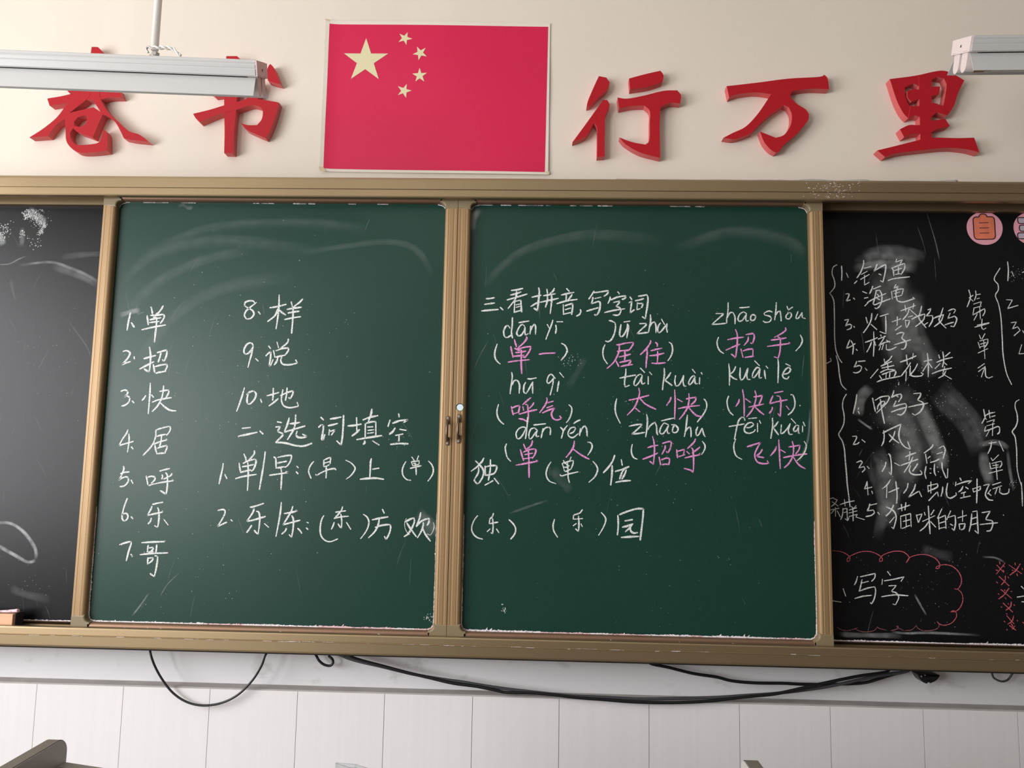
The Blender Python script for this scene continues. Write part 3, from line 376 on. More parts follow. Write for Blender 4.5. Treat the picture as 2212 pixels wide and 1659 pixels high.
 ('K','w','white chalk line 2 reading 风',X_,3.2,"485,890 555,885 550,930 495,1030 560,1020 600,990;645,945 700,990;1018,790 1025,900 1010,990 980,1050;1000,835 1100,780 1315,680 1285,780 1275,880 1310,990 1380,1070 1475,1110 1425,980;1105,850 1190,940 1280,1005;1210,800 1180,900 1115,985"),
 ('K','w','white chalk line 3 reading 小老鼠',X_,3.2,"555,1335 620,1310 655,1330 590,1430 680,1405 700,1450 650,1500;735,1400 770,1440;1100,1185 1130,1230 1150,1400 1145,1555 1110,1500;1055,1330 1040,1400 990,1490;1200,1340 1290,1390;1385,1240 1480,1200 1565,1170;1465,1150 1450,1300;1310,1385 1450,1335 1600,1280;1515,1240 1460,1360 1365,1505;1595,1355 1570,1400 1510,1485;1475,1390 1455,1480 1520,1540 1650,1540 1670,1510 1640,1475;1860,1025 1830,1080 1705,1175;1730,1190 1755,1350;1770,1265 1810,1230;1960,1090 2040,1050 2065,1130 2030,1270;1925,1190 2020,1160;1815,1335 1900,1310 1965,1275;1740,1400 1720,1520 1740,1610;1805,1440 1825,1445;1805,1515 1825,1520;1885,1360 1880,1480 1905,1560;1930,1410 1940,1420;1945,1490 1955,1495;2010,1335 2020,1450 2080,1600 2105,1590 2110,1440"),
 ('K','w','white chalk line 4 reading 什么虫儿空中飞',Y_,3.2,"490,105 480,145 458,190 545,170;490,110 500,260;542,215 552,245;755,85 720,140 665,190;715,155 710,290;735,230 850,180;815,105 830,240 825,355;955,125 945,180 905,240;1040,135 1020,200 962,285 1070,220;1080,215 1110,280;1180,150 1185,225;1185,155 1290,130 1285,170 1190,215;1215,110 1215,240;1190,325 1280,230;1290,225 1300,275;1350,165 1345,220 1330,275;1405,125 1390,220 1400,280 1440,295 1505,260 1500,235;1545,65 1560,95;1500,110 1495,155;1510,140 1600,110 1680,95 1640,130;1580,160 1560,200 1530,225;1610,170 1640,190;1560,240 1610,225;1590,230 1590,280;1550,295 1665,270;1690,185 1700,225;1695,190 1780,160 1770,200 1700,225;1740,75 1740,200 1735,350;1815,150 1880,135 1850,200 1835,260 1870,310 1920,320;1895,200 1860,245;1870,240 1900,265"),
 ('K','w','faint white chalk character 元 at the end of a column',Y_,3.0,"1915,145 2010,115;1920,190 2020,155;1970,180 1945,250;2000,175 1995,230 2040,250 2095,235 2105,190"),
 ('K','w','white chalk characters 条藤 cut off by the sliding panel',Y_,2.6,"70,300 110,290;110,300 150,315 120,360 80,390;90,335 160,385;75,430 170,410;130,400 130,505;80,470 115,430;150,440 185,510;180,370 250,345 345,325;230,310 240,385;280,295 295,395;215,410 210,480 190,540;215,420 260,410 265,550 240,530;225,460 260,450;310,390 330,410;365,380 330,420;285,430 370,405;280,465 375,440;325,400 330,480 330,555;290,500 270,550;300,500 380,480 360,510 460,540"),
 ('K','w','white chalk line 5 reading 猫咪的胡子',Y_,3.2,"520,360 510,400 490,440 560,430 575,460 540,490 475,505;525,375 600,358;610,455 630,480;790,375 760,440 705,500;710,395 790,440 820,520 790,645 770,625;800,510 745,575;840,420 975,375;880,365 885,440;930,345 920,430;870,500 875,640;875,500 985,470 990,620;900,560 975,540;930,500 935,620;890,640 975,605;1050,485 1070,570;1055,490 1115,475 1075,570;1140,455 1150,490;1250,430 1215,485;1120,560 1260,495;1185,385 1195,540 1205,700;1190,560 1150,620 1090,670;1210,560 1270,625;1340,415 1290,525;1300,510 1310,650;1300,525 1380,490 1385,640;1315,580 1375,560;1310,640 1380,625;1440,440 1395,540;1410,515 1490,490 1495,580 1480,665 1455,640;1435,590 1465,605;1520,520 1620,490;1575,435 1575,560;1535,590 1545,650;1540,590 1605,585 1590,640 1560,655;1680,470 1670,580 1650,675;1690,450 1740,440 1745,560 1755,700 1715,665;1680,530 1745,510;1670,600 1745,580;1795,460 1890,445 1850,510 1840,540 1910,550 1920,590 1895,660 1850,670;1775,595 1870,585 1975,575;2038,487 2042,490"),
 ('K','w','white chalk column 第七单元',Z_,2.8,"185,380 205,450 200,500 165,590;190,478 240,445;205,485 240,520;270,390 275,450 255,510;285,440 330,430;285,490 320,480;245,555 340,525 330,570;245,605 340,580;320,590 330,740;250,610 235,690 310,650 380,610 385,650 360,700;290,680 250,755;260,840 350,815 440,790;290,815 435,785;350,740 345,840 365,870 400,850;315,935 335,985;385,920 350,985;300,1025 325,1100;320,1010 420,985 420,1030 385,1090;330,1050 400,1030;325,1085 390,1065;300,1160 420,1105;370,1000 385,1230;300,1345 380,1290;305,1390 390,1325;385,1330 340,1460;390,1340 395,1440 430,1470 480,1450"),
 ('K','w','white chalk column 第八单',AA,2.8,"230,295 245,380 250,410 205,495;240,395 305,355 390,335;250,415 270,440;305,305 320,420;340,400 395,385;275,475 385,440 370,475;275,530 385,500;360,490 355,670;260,540 240,610 340,575 430,540 460,560 455,620 425,650;310,600 265,680;345,755 330,840 290,930;450,750 515,895;305,780 410,765;335,990 360,1030;445,945 360,1030;315,1060 330,1145;345,1070 480,1035 490,1080 460,1130;360,1100 440,1090;335,1145 440,1120;305,1210 500,1160;405,1070 425,1300"),
 ('K','w','chalk curly bracket near the right edge of the photo, upper',Z_,2.6,"572,110 500,240 545,310 550,380 515,450 555,560 585,740 600,1000 610,1180 650,1400 715,1550"),
 ('K','w','white chalk numbers 1 to 4 at the right edge of the photo',Z_,2.8,"665,30 675,140 668,270;715,150 740,210;650,500 725,505 665,610 795,570;710,785 775,775 725,860 790,835 820,880 745,945;850,880 868,910;840,1055 805,1170 880,1165;845,165 880,150"),
 ('K','w','chalk curly bracket near the right edge of the photo, lower',AA,2.6,"738,155 690,190 680,260 705,350 715,450 690,540 640,615 680,690 700,850 705,1000 710,1150 740,1290 775,1400;770,1340 780,1500 785,1680"),
 ('K','r','red chalk cloud outline',BB,2.0,"90,150 180,160 250,190 285,230 280,265 255,272 258,240 300,205 400,165 500,160 580,185 640,230 645,265 610,270 620,235 660,195 760,160 860,160 920,195 945,235 910,285;910,280 950,225 1050,195 1150,200 1240,245 1280,305 1265,345 1235,350 1250,325 1330,305 1420,325 1490,390 1520,470 1505,540 1475,575 1440,572;1475,575 1520,620 1535,690 1510,770 1460,820 1395,828 1430,815 1465,840 1460,890 1410,950 1340,975 1280,965 1250,935"),
 ('K','f','thin half rubbed out red chalk scallops under the cloud',BB,1.3,"1275,960 1260,1005 1200,1030 1100,1035 1040,1010 1015,970;1015,985 970,1025 900,1035;885,1035 820,1005 800,985 820,985 810,1015 740,1035;690,1030 610,1010 585,990;585,1000 550,1035 460,1050 380,1035 340,1010 375,1005;345,1015 250,1035 180,1020 145,995"),
 ('K','w','white chalk characters 写字 inside the red cloud',BB,2.8,"370,435 355,490 335,530;400,440 490,420 565,402 560,450 525,490;420,470 400,560 385,600 480,565 560,550 570,600 555,680 525,740 510,725;410,510 490,490;340,680 430,655 525,645;700,380 735,425;645,465 640,525;665,485 780,465 885,440 850,490;715,540 800,535 745,600 800,620 825,670 790,750 760,740;635,660 780,640 930,650;210,570 240,655;95,705 190,720"),
 ('K','r','column of red chalk crosses with dots',BB,2.6,"1910,310 1985,390;2000,290 1905,410;1940,270 1945,300;1900,365 1920,370;1985,320 1995,330;1980,365 1990,380;2045,310 2190,410;2170,295 2120,370 2055,420;2110,285 2115,310;2190,345 2195,360;2080,365 2090,370;2130,405 2140,430;1935,435 2045,540;2005,430 2000,480 1960,530;2035,440 2040,455;1905,495 1920,510;1955,580 2075,680;2045,565 1990,640 1930,685;2065,600 2075,605;1925,625 1935,635;2000,670 2015,690;1995,580 2000,595;1980,730 2085,830;2070,715 2060,770 2010,810;2035,735 2040,745;2100,745 2105,760;1955,770 1965,780;2020,870 2100,960;2095,870 2080,930 2030,965;2015,845 2025,855;2135,920 2140,935;1990,930 2000,940;2050,980 2120,1030;2070,960 2100,1010;2020,1020 2025,1030;2110,985 2080,1020;2195,940 2215,960"),
 ('K','w','white chalk strokes cut off at the right edge of the photo',BB,2.8,"2180,545 2225,590;2135,665 2225,650;2185,715 2225,718"),
]
# wiped smears and loose chalk streaks: board, label, alpha, width px, photo pixels
SMEARS = [
 ('L',.038,34,"262,610 330,552 430,522 540,522 690,545"),('L',.032,40,"275,670 350,600 440,555 560,530"),
 ('L',.05,16,"640,548 760,530 850,523 905,545 935,600"),('L',.022,46,"290,800 360,700 470,630 640,600"),
 ('L',.22,14,"258,682 272,677 290,672 304,670"),('L',.18,5,"264,676 276,671"),('L',.14,3,"296,680 304,677 312,673"),('L',.03,60,"300,560 450,500 640,490 800,505"),
 ('L',.30,4,"318,1292 330,1270 325,1300"),('L',.22,4,"284,1332 303,1308 322,1280"),('L',.14,3,"345,1290 362,1262 390,1235"),
 ('L',.14,9,"385,448 395,443 408,450 416,445"),('L',.22,5,"275,565 287,556"),('L',.10,26,"400,560 412,550"),
 ('L',.14,40,"868,1150 895,1115 920,1135 940,1160"),('L',.10,10,"880,1170 925,1080"),
 ('R',.035,40,"1040,620 1130,540 1280,505 1440,520"),('R',.03,50,"1450,540 1580,500 1700,520 1740,560"),
 ('R',.06,24,"1190,1010 1215,1040 1235,1062"),('R',.20,5,"1040,1090 1046,1060"),('R',.10,6,"1098,1110 1140,1095 1185,1080"),
 ('R',.20,5,"1082,1183 1098,1178"),('R',.04,18,"1225,840 1250,800 1262,770"),('R',.20,6,"1725,1000 1745,950 1750,880"),
 ('R',.12,6,"1140,1330 1165,1318"),('R',.25,8,"1080,1318 1092,1314"),('R',.16,30,"1034,452 1020,475 1018,500"),
 ('B',.30,26,"58,455 80,468 96,482"),('B',.25,10,"96,470 94,490 86,505"),('B',.30,18,"-6,500 2,515 8,530"),('B',.12,14,"48,490 48,510 46,535"),
 ('B',.20,8,"40,574 80,568 115,567 150,578 190,595 216,612"),('B',.11,22,"110,572 160,590 216,615"),
 ('B',.07,16,"130,556 180,550 222,548"),('B',.40,9,"-20,1132 20,1130 52,1150 76,1185 78,1210 60,1214 30,1198 -20,1170"),
 ('B',.18,4,"-10,572 20,570 40,560 60,552"),('B',.05,8,"22,600 28,630 34,650"),('B',.14,5,"70,632 105,625"),
 ('B',.08,4,"148,694 185,745 196,770"),('B',.06,20,"20,1270 60,1285 110,1295"),
 ('B',.14,12,"100,1310 75,1300 60,1322"),
 ('K',.26,70,"1848,572 1900,560 1950,565 1985,572"),('K',.16,130,"1905,580 1935,680 1950,800"),('K',.14,90,"1975,620 1985,720 2035,800"),
 ('K',.14,120,"1905,860 1950,900 1970,960 1950,1060"),('K',.16,70,"1880,990 1910,1080 1900,1160"),('K',.16,60,"1985,860 2030,960 2040,1010"),
 ('K',.30,6,"1852,905 1870,918 1885,928"),('K',.20,26,"1880,835 1860,860 1855,900"),('K',.14,60,"2030,830 2100,900 2130,960"),
 ('K',.22,26,"2122,975 2128,1010 2140,1050"),('K',.20,14,"2112,962 2150,955 2180,968"),('K',.18,8,"2176,972 2182,1020 2190,1060"),
 ('K',.16,3,"2000,455 2020,520 2030,565"),('K',.16,3,"1875,500 1900,545"),('K',.12,3,"1795,500 1805,560"),('K',.16,4,"2045,490 2065,560"),
 ('K',.22,5,"1975,1283 1990,1310 2002,1330"),('K',.18,5,"2120,1203 2150,1205 2172,1216"),('K',.30,6,"1925,1365 1960,1368 2010,1367 2120,1372"),
 ('K',.20,12,"1810,1370 1860,1372 1950,1373"),('K',.05,26,"1990,1185 2020,1195 2060,1203"),('K',.25,30,"2205,640 2212,700"),
]
# flecks of chalk: board, centre px, spread px, count, size px
FLECKS = [('B',78,466,20,150,1.0),('B',70,458,14,70,.9),('B',92,485,7,70,1.0),('B',88,500,5,60,1.0),('B',0,512,10,80,1.3),('B',10,495,14,50,1.3),('B',48,505,5,40,1.3),('B',75,520,16,30,1.2),('B',60,462,8,60,1.8),
 ('B',100,800,90,40,.45),('B',60,1260,60,30,.5),('L',560,800,250,120,.7),('L',400,1250,200,60,.7),('L',925,1334,8,16,1.6),('L',858,945,30,20,.7),
 ('R',1400,900,280,140,.7),('R',1400,1250,260,60,.6),('R',1230,780,18,40,.8),('R',1088,1316,8,16,1.2),('K',2000,900,120,200,.7),('K',2000,1250,150,120,.6),('K',2195,590,16,24,.8),('K',2188,1045,10,20,.7)]
# raised wall characters: outlines of their overlapping strokes
LS = (0, 0, 2.989); LT = (1200, 60, 2.1858)
LETTERS = [
 ('卷', LS, ["305,636 400,620 500,598 650,580 770,580 785,628 700,630 640,645 520,645 440,662 320,682",
   "420,565 500,545 600,530 700,520 705,560 600,590 500,600 445,598",
   "592,303 633,304 657,330 645,450 610,560 560,640 500,690 450,730 415,770 370,800 330,850 310,880 190,888 280,830 370,755 440,662 500,600 550,480 580,380",
   "580,570 640,580 650,640 690,715 750,775 830,845 900,870 962,915 860,905 800,893 780,850 745,790 690,745 660,735 600,640",
   "450,732 605,693 668,735 640,760 560,745 500,760 478,790 420,770",
   "668,735 640,795 600,890 560,875 500,852 470,825 478,812 515,820 545,810 562,780 560,745",
   "420,770 478,788 480,815 470,835 455,860 460,900 480,930 520,938 620,928 650,905 665,860 670,835 690,860 695,920 692,975 600,985 510,985 460,955 430,910 425,840"]),
 ('书', LS, ["1462,362 1530,362 1555,385 1540,450 1530,560 1525,700 1510,850 1505,985 1500,990 1447,988 1450,850 1447,700 1448,600 1450,450",
   "1335,580 1400,560 1600,530 1690,520 1700,560 1660,645 1590,645 1600,590 1500,600 1440,612 1385,620",
   "1247,735 1350,710 1450,680 1530,660 1590,640 1660,640 1790,660 1800,670 1775,760 1745,840 1715,893 1650,865 1590,835 1552,793 1600,808 1660,808 1690,770 1697,720 1680,690 1620,680 1525,710 1440,730 1370,755 1290,790 1265,765",
   "1722,465 1735,425 1747,414 1770,440 1790,490 1812,545 1770,535 1730,520"]),
 ('行', LT, ["205,228 240,235 256,258 240,295 200,330 165,365 147,372 155,340 185,270",
   "225,340 245,342 256,362 250,380 235,420 232,520 232,608 196,610 197,520 195,470 180,450 155,495 130,520 80,540 95,520 150,445",
   "347,240 420,220 495,203 510,225 505,255 440,278 352,292",
   "293,330 340,335 420,320 510,298 575,296 592,320 588,358 540,355 495,375 492,470 494,615 400,590 330,550 302,518 360,540 425,552 443,530 445,450 445,395 420,368 360,370 300,382"]),
 ('万', LT, ["808,275 840,272 960,258 1100,240 1240,232 1270,222 1285,240 1292,290 1200,288 1120,298 1105,320 1060,330 1020,315 940,305 840,318 820,330",
   "1020,310 1110,300 1105,335 1070,370 1000,420 935,485 930,495 850,525 792,520 840,495 900,465 960,400",
   "1070,362 1105,325 1140,360 1180,385 1197,410 1190,440 1140,500 1080,550 1060,580 1040,590 1015,575 985,540 965,490 990,500 1040,520 1080,505 1110,460 1115,410 1100,375"]),
 ('里', LT, ["1578,242 1700,226 1820,202 1880,220 1930,248 1905,290 1860,300 1835,240 1800,232 1775,245 1715,275 1690,262 1650,280 1600,300",
   "1578,242 1650,262 1650,310 1665,360 1685,378 1690,400 1665,428 1640,400 1610,340",
   "1850,240 1930,248 1900,310 1880,370 1850,415 1800,395 1775,400 1810,372 1830,370 1840,320",
   "1715,230 1775,230 1775,540 1720,540 1722,500 1718,400",
   "1660,300 1690,290 1720,292 1775,280 1815,278 1810,315 1775,322 1720,335 1680,350 1662,330",
   "1675,370 1720,370 1775,355 1830,370 1850,415 1800,400 1770,420 1718,420 1690,415 1665,428",
   "1625,480 1670,460 1720,460 1775,440 1840,432 1860,465 1800,480 1770,495 1720,500 1670,505 1645,518",
   "1518,580 1600,560 1720,530 1775,520 1900,522 1975,520 2000,590 1940,575 1850,568 1720,580 1600,595 1555,612"]),
]

# ------------------------------------------------------------------ the room
Z_TILE = at(280, 1470, 0).z
_d = ray(280, 1480); Y_TILE = CAM.y + _d.y * ((Z_TILE - CAM.z) / _d.z)
Y_TILE = max(-.06, min(-.02, Y_TILE))
Z_SPLIT = at(1106, 1300, 0).z
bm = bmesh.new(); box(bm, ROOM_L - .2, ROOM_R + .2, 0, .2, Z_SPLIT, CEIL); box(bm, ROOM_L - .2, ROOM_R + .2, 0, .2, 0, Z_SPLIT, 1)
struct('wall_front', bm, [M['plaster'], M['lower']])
bm = bmesh.new()
xs = [at(x, y, Y_TILE).x for x, y in ((80, 1480), (267, 1484), (454, 1490), (643, 1496), (831, 1500), (1021, 1504), (1208, 1510), (1402, 1516), (1597, 1523), (1793, 1531), (1994, 1537), (2198, 1545))]
step = (xs[-1] - xs[0]) / (len(xs) - 1)
xs = [xs[0] - step * k for k in range(6, 0, -1)] + xs + [xs[-1] + step * k for k in range(1, 11)]
for a, b in zip(xs, xs[1:]):
    if a < ROOM_L or b > ROOM_R: continue
    box(bm, a + .0007, b - .0007, Y_TILE, -.004, 0, Z_TILE - .004, 0)
box(bm, ROOM_L, ROOM_R, Y_TILE + .003, -.002, 0, Z_TILE - .008, 1)
box(bm, ROOM_L, ROOM_R, Y_TILE + .001, 0, Z_TILE - .008, Z_TILE, 1)
struct('trim_1', bm, [M['tile'], M['ledge']])
bm = bmesh.new(); box(bm, ROOM_L - .2, ROOM_R + .2, ROOM_B - .2, .2, -.1, 0); struct('floor', bm, M['floor'])
bm = bmesh.new(); box(bm, ROOM_L - .2, ROOM_R + .2, ROOM_B - .2, .2, CEIL, CEIL + .1); struct('ceiling', bm, M['ceiling'])
bm = bmesh.new(); box(bm, ROOM_R, ROOM_R + .2, ROOM_B, 0, 0, CEIL); struct('wall_right', bm, M['rear'])
bm = bmesh.new(); box(bm, ROOM_L - .2, ROOM_R + .2, ROOM_B - .2, ROOM_B, 0, CEIL); struct('wall_back', bm, M['rear'])
bm = bmesh.new()
box(bm, ROOM_L - .2, ROOM_L, ROOM_B, 0, 0, WZ[0]); box(bm, ROOM_L - .2, ROOM_L, ROOM_B, 0, WZ[1], CEIL)
ys = sorted([ROOM_B] + [v for w in WINS for v in w] + [0])
for a, b in zip(ys[0::2], ys[1::2]): box(bm, ROOM_L - .2, ROOM_L, a, b, WZ[0], WZ[1])
struct('wall_left', bm, M['side'])
for k, (a, b) in enumerate(WINS):
    bm = bmesh.new()
    for (y0, y1, z0, z1) in ((a, a + .05, *WZ), (b - .05, b, *WZ), ((a + b) / 2 - .03, (a + b) / 2 + .03, *WZ), (a, b, WZ[0], WZ[0] + .05), (a, b, WZ[1] - .05, WZ[1])):
        box(bm, ROOM_L - .12, ROOM_L - .07, y0, y1, z0, z1)
    struct('window_%d' % (k + 1), bm, M['winframe'])

# ------------------------------------------------------------------ chalkboard: outer frame
Y_FAS, Y_PF, Y_PS, Y_BS = -.115, -.088, -.068, -.030       # fascia, sliding frame face, green surface, black surface
X0, X1 = -2.23, 1.78
zt1 = at(1106, 386, Y_FAS + .006).z; zt_groove = at(990, 410, Y_FAS).z; zt0 = at(990, 426.5, Y_FAS).z
zb1 = at(990, 1376, Y_FAS + .01).z; zb_mid = at(990, 1395, Y_FAS).z; zb0 = at(990, 1422, Y_FAS).z
frame = thing('chalkboard_surround', 'long bronze aluminium frame around the whole sliding chalkboard on the wall', 'chalkboard frame', ((X0 + X1) / 2, 0, zb0))
along = lambda u, v, t: Vector((t, u, v))
bm = bmesh.new()
prism(bm, [(-.001, zt1), (Y_FAS + .006, zt1), (Y_FAS + .001, zt1 - .003), (Y_FAS, zt1 - .008), (Y_FAS, zt_groove + .0013), (Y_FAS + .003, zt_groove + .0006), (Y_FAS + .003, zt_groove - .0006), (Y_FAS, zt_groove - .0013),
           (Y_FAS, zt0 + .003), (Y_FAS + .002, zt0), (Y_FAS + .012, zt0 - .0015), (-.096, zt0 + .001), (-.096, zt0 + .022), (-.046, zt0 + .022), (-.046, zt0 - .004), (-.001, zt0 - .004)], along, X0, X1)
obj('top_rail', fixn(bm), M['bronze'], frame)
bm = bmesh.new()
prism(bm, [(-.001, zb0), (Y_FAS + .004, zb0), (Y_FAS + .001, zb0 + .002), (Y_FAS, zb0 + .006), (Y_FAS, zb_mid - .0012), (Y_FAS - .0018, zb_mid), (Y_FAS - .0010, zb_mid + .0010), (Y_FAS + .0035, zb_mid + .0016), (Y_FAS + .0040, zb1 - .004), (Y_FAS + .0055, zb1 - .001), (Y_FAS + .009, zb1),
           (-.098, zb1), (-.096, zb1 - .014), (-.046, zb1 - .014), (-.046, zb1 - .006), (-.001, zb1 - .006)], along, X0, X1)
obj('bottom_rail', fixn(bm), M['bronze'], frame)
zk1 = at(110, 434, Y_BS).z; zk0 = (at(110, 1339, Y_BS).z + at(2000, 1393, Y_BS).z) / 2
def ridges(z0, z1, n=3):
    pr = [(Y_BS + .004, z0), (Y_BS + .004, z1), (-.034, z1)]
    h = (z1 - z0) / n
    for k in range(n):
        zt = z1 - k * h
        pr += [(-.041, zt - h * .12), (-.043, zt - h * .38), (-.041, zt - h * .62), (-.036, zt - h * .72), (-.036, zt - h * .98)]
    return pr
bm = bmesh.new(); prism(bm, ridges(zk1 - .001, zt0 - .0045), along, X0, X1); obj('upper_track', fixn(bm), M['track'], frame)
bm = bmesh.new(); prism(bm, ridges(zb1 - .0055, zk0 + .001), along, X0, X1); obj('lower_track', fixn(bm), M['track'], frame)
bm = bmesh.new(); box(bm, X0, X1, Y_FAS + .003, -.090, zb0 - .0022, zb0 - .0001); obj('dark_strip', bm, M['dark'], frame, label='thin black strip under the lower rail')  # thin black line along the rail's lower edge
bm = bmesh.new(); box(bm, X0, X1, -.0385, -.0345, zk1 - .0022, zk1 + .0008, 0, .0006); obj('edge_highlight', bm, M['edge_highlight'], frame, label='pale painted highlight along the upper metal edge of the black boards')  # pale strip added as the highlight on the metal edge
# worn white and chalky nicks along the lips
bm = bmesh.new()
for k in range(60):
    x = random.uniform(X0 + .5, X1 - .2); z = zb_mid + random.uniform(-.0005, .0012)
    ribbon(bm, [Vector((x, z)), Vector((x + random.uniform(.004, .03), z + random.uniform(-.0004, .0004)))], random.uniform(.0004, .0009), Y_FAS - .0021, caps=False)
obj('chalk_dust', bm, M['dust_white'], frame, label='white chalk dust caught along the lower rail')['kind'] = 'stuff'
bm = bmesh.new()
for k in range(110):
    p = at(random.gauss(1800, 26), random.uniform(392, 428), Y_FAS); s = random.uniform(.0006, .0016)
    ribbon(bm, [Vector((p.x, p.z)), Vector((p.x + random.uniform(-.003, .004), p.z + random.uniform(-.002, .002)))], s, Y_FAS - .0004, caps=False)
obj('paint_chip', bm, M['dust_white'], frame, label='cluster of tiny pale chips on the upper rail')['kind'] = 'stuff'
bm = bmesh.new()      # peeling strip of sealant along the rail's upper edge
pts = [Vector((at(x, 386, -.10).x, -.106, zt1 + .0008)) for x in range(1330, 2080, 15)]
tube(bm, pts, lambda s: .0012 + (.0030 if .47 < s < .74 or s > .93 else .0008) * (.5 + .5 * math.sin(s * 46)), 6, sub=2); obj('sealant_strip', bm, M['ledge'], frame, label='wavy grey sealant strip along the upper edge')

# ------------------------------------------------------------------ fixed black boards
def black(name, x0, x1, label):
    o = thing(name, label, 'blackboard', ((x0 + x1) / 2, 0, zk0), 'fixed black boards behind the sliding panels')
    bm = bmesh.new(); box(bm, x0, x1, Y_BS, -.004, zk0 - .004, zk1 + .004); obj('writing_surface', bm, M['black'], o)
    return o
boardB = black('blackboard', X0 + .02, -.98, 'fixed black board at the window end, wiped clean with grey arcs and an eraser below')
boardK = black('blackboard', .52, X1 - .02, 'fixed black board covered with numbered chalk lists and two round pink stickers')

# ------------------------------------------------------------------ sliding green panels
XA, XC, XB = -1.2188, -.2290, .7585
zg1 = (at(600, 438, Y_PS).z + at(1350, 446, Y_PS).z) / 2
zg0 = (at(300, 1349, Y_PS).z + at(900, 1358.5, Y_PS).z + at(1100, 1364, Y_PS).z + at(1650, 1377, Y_PS).z) / 4
ST, RT = .0315, .028
stile_prof = [(0, -.056), (0, Y_PF), (.006, Y_PF), (.007, Y_PF + .0005), (.010, Y_PF + .0005), (.011, Y_PF), (.021, Y_PF), (.022, Y_PF + .0005), (.0235, Y_PF + .0005), (.0245, Y_PF)] + \
    [(.0245 + .010 * math.sin(a), Y_PF + .010 - .010 * math.cos(a)) for a in [k * PI / 12 for k in range(1, 7)]] + [(.0345, Y_PS + .001), (.030, -.056)]
rail_prof = [(0, -.056), (0, Y_PF + .001), (.010, Y_PF + .001), (.011, Y_PF + .003), (.014, Y_PF + .003), (.015, Y_PF + .001), (.021, Y_PF + .001)] + \
    [(.021 + .009 * math.sin(a), Y_PF + .010 - .009 * math.cos(a)) for a in [k * PI / 12 for k in range(1, 7)]] + [(.030, Y_PS + .001), (.027, -.056)]
def panel(x0, x1, label):
    o = thing('sliding_chalkboard', label, 'sliding chalkboard', ((x0 + x1) / 2, Y_PF + .02, zg0 - .03), 'green sliding chalkboard panels')
    g = .0009; x0 += g; x1 -= g; zlo, zhi = zg0 - .030, zg1 + .030
    bm = bmesh.new(); box(bm, x0 + .02, x1 - .02, Y_PS, -.058, zlo + .015, zhi - .015); obj('writing_surface', bm, M['green'], o)
    for s in (0, 1):
        bm = bmesh.new(); prism(bm, stile_prof, (lambda u, v, t: Vector((x0 + u, v, t))) if s == 0 else (lambda u, v, t: Vector((x1 - u, v, t))), zlo, zhi)
        obj('stile', fixn(bm), M['bronze2'], o)
        bm = bmesh.new(); prism(bm, rail_prof, (lambda u, v, t: Vector((t, v, zlo + u))) if s == 0 else (lambda u, v, t: Vector((t, v, zhi - u))), x0 + .03, x1 - .03)
        obj('rail', fixn(bm), M['raildark'], o)
    for sx in (0, 1):
        for sz in (0, 1):
            a, b, w, h, r = .049, .050, ST + .004, .0315, .013
            out = [(0, 0), (a, 0), (a, h)] + [(w + r - r * math.sin(t), h + r - r * math.cos(t)) for t in [k * PI / 12 for k in range(0, 7)]] + [(w, b), (0, b)]
            fx = (lambda u: x0 - .0004 + u) if sx == 0 else (lambda u: x1 + .0004 - u)
            fz = (lambda v: zlo - .0004 + v) if sz == 0 else (lambda v: zhi + .0004 - v)
            bm = bmesh.new()
            prism(bm, out, lambda u, v, t: Vector((fx(u), t, fz(v))), -.057, Y_PF - .0006)
            cx, cz = w * .5, h * .5
            fixn(bm)
            es = [e for e in bm.edges if all(abs(q.co.y - (Y_PF - .0006)) < 1e-6 for q in e.verts) and len(e.link_faces) == 2 and abs(e.link_faces[0].normal.dot(e.link_faces[1].normal)) < .5
                  and not (abs(e.verts[0].co.x - fx(0)) < 1e-5 and abs(e.verts[1].co.x - fx(0)) < 1e-5)]
            bmesh.ops.bevel(bm, geom=es, offset=.0045, segments=3, affect='EDGES', profile=.5)
            obj('corner_piece', bm, M['elbow'], o)
    return o
panelL = panel(XA, XC, 'green sliding panel with a numbered column of single white characters')
panelR = panel(XC, XB, 'green sliding panel with pinyin and pink chalk answers in brackets')
BOARD = {'L': (panelL, Y_PS), 'R': (panelR, Y_PS), 'B': (boardB, Y_BS), 'K': (boardK, Y_BS)}

def handle(root, px, py0, py1):
    p0, p1 = at(px[0], py0, Y_PF), at(px[1], py1, Y_PF); x = (p0.x + p1.x) / 2
    bm = bmesh.new(); zt, zb = p0.z, p1.z; w = .0052
    tube(bm, [(x, Y_PF - .004, zt - .014), (x, Y_PF - .010, zt - .020), (x, Y_PF - .0155, zt - .028), (x, Y_PF - .0155, zb + .028), (x, Y_PF - .010, zb + .020), (x, Y_PF - .004, zb + .014)], .0038, 10, sub=3)
    for zc in (zt - .008, zb + .008):
        prof = [(w * math.cos(a), .008 * math.sin(a)) for a in [k * 2 * PI / 20 for k in range(20)]]
        prism(bm, prof, lambda u, v, t: Vector((x + u, t, zc + v)), Y_PF + .0006, Y_PF - .0035)
        box(bm, x - w * .85, x + w * .85, Y_PF - .0055, Y_PF, zc - (.014 if zc > (zt + zb) / 2 else -.002), zc + (.014 if zc < (zt + zb) / 2 else -.002))
    h = obj('handle', fixn(bm), M['handle'], root)
    for zc in (zt - .006, zb + .006):
        bm = bmesh.new(); disc_cyl(bm, (x, zc), .0028, Y_PF - .0036, Y_PF - .0050, 16); disc_cyl(bm, (x, zc), .0009, Y_PF - .0050, Y_PF - .0053, 8, 1)
        obj('screw', fixn(bm), [M['screw'], M['dark']], h)
handle(panelL, (967.5, 966), 898.5, 962.5); handle(panelR, (992, 989), 894.5, 958)
p = at(993.5, 879.7, Y_PF)
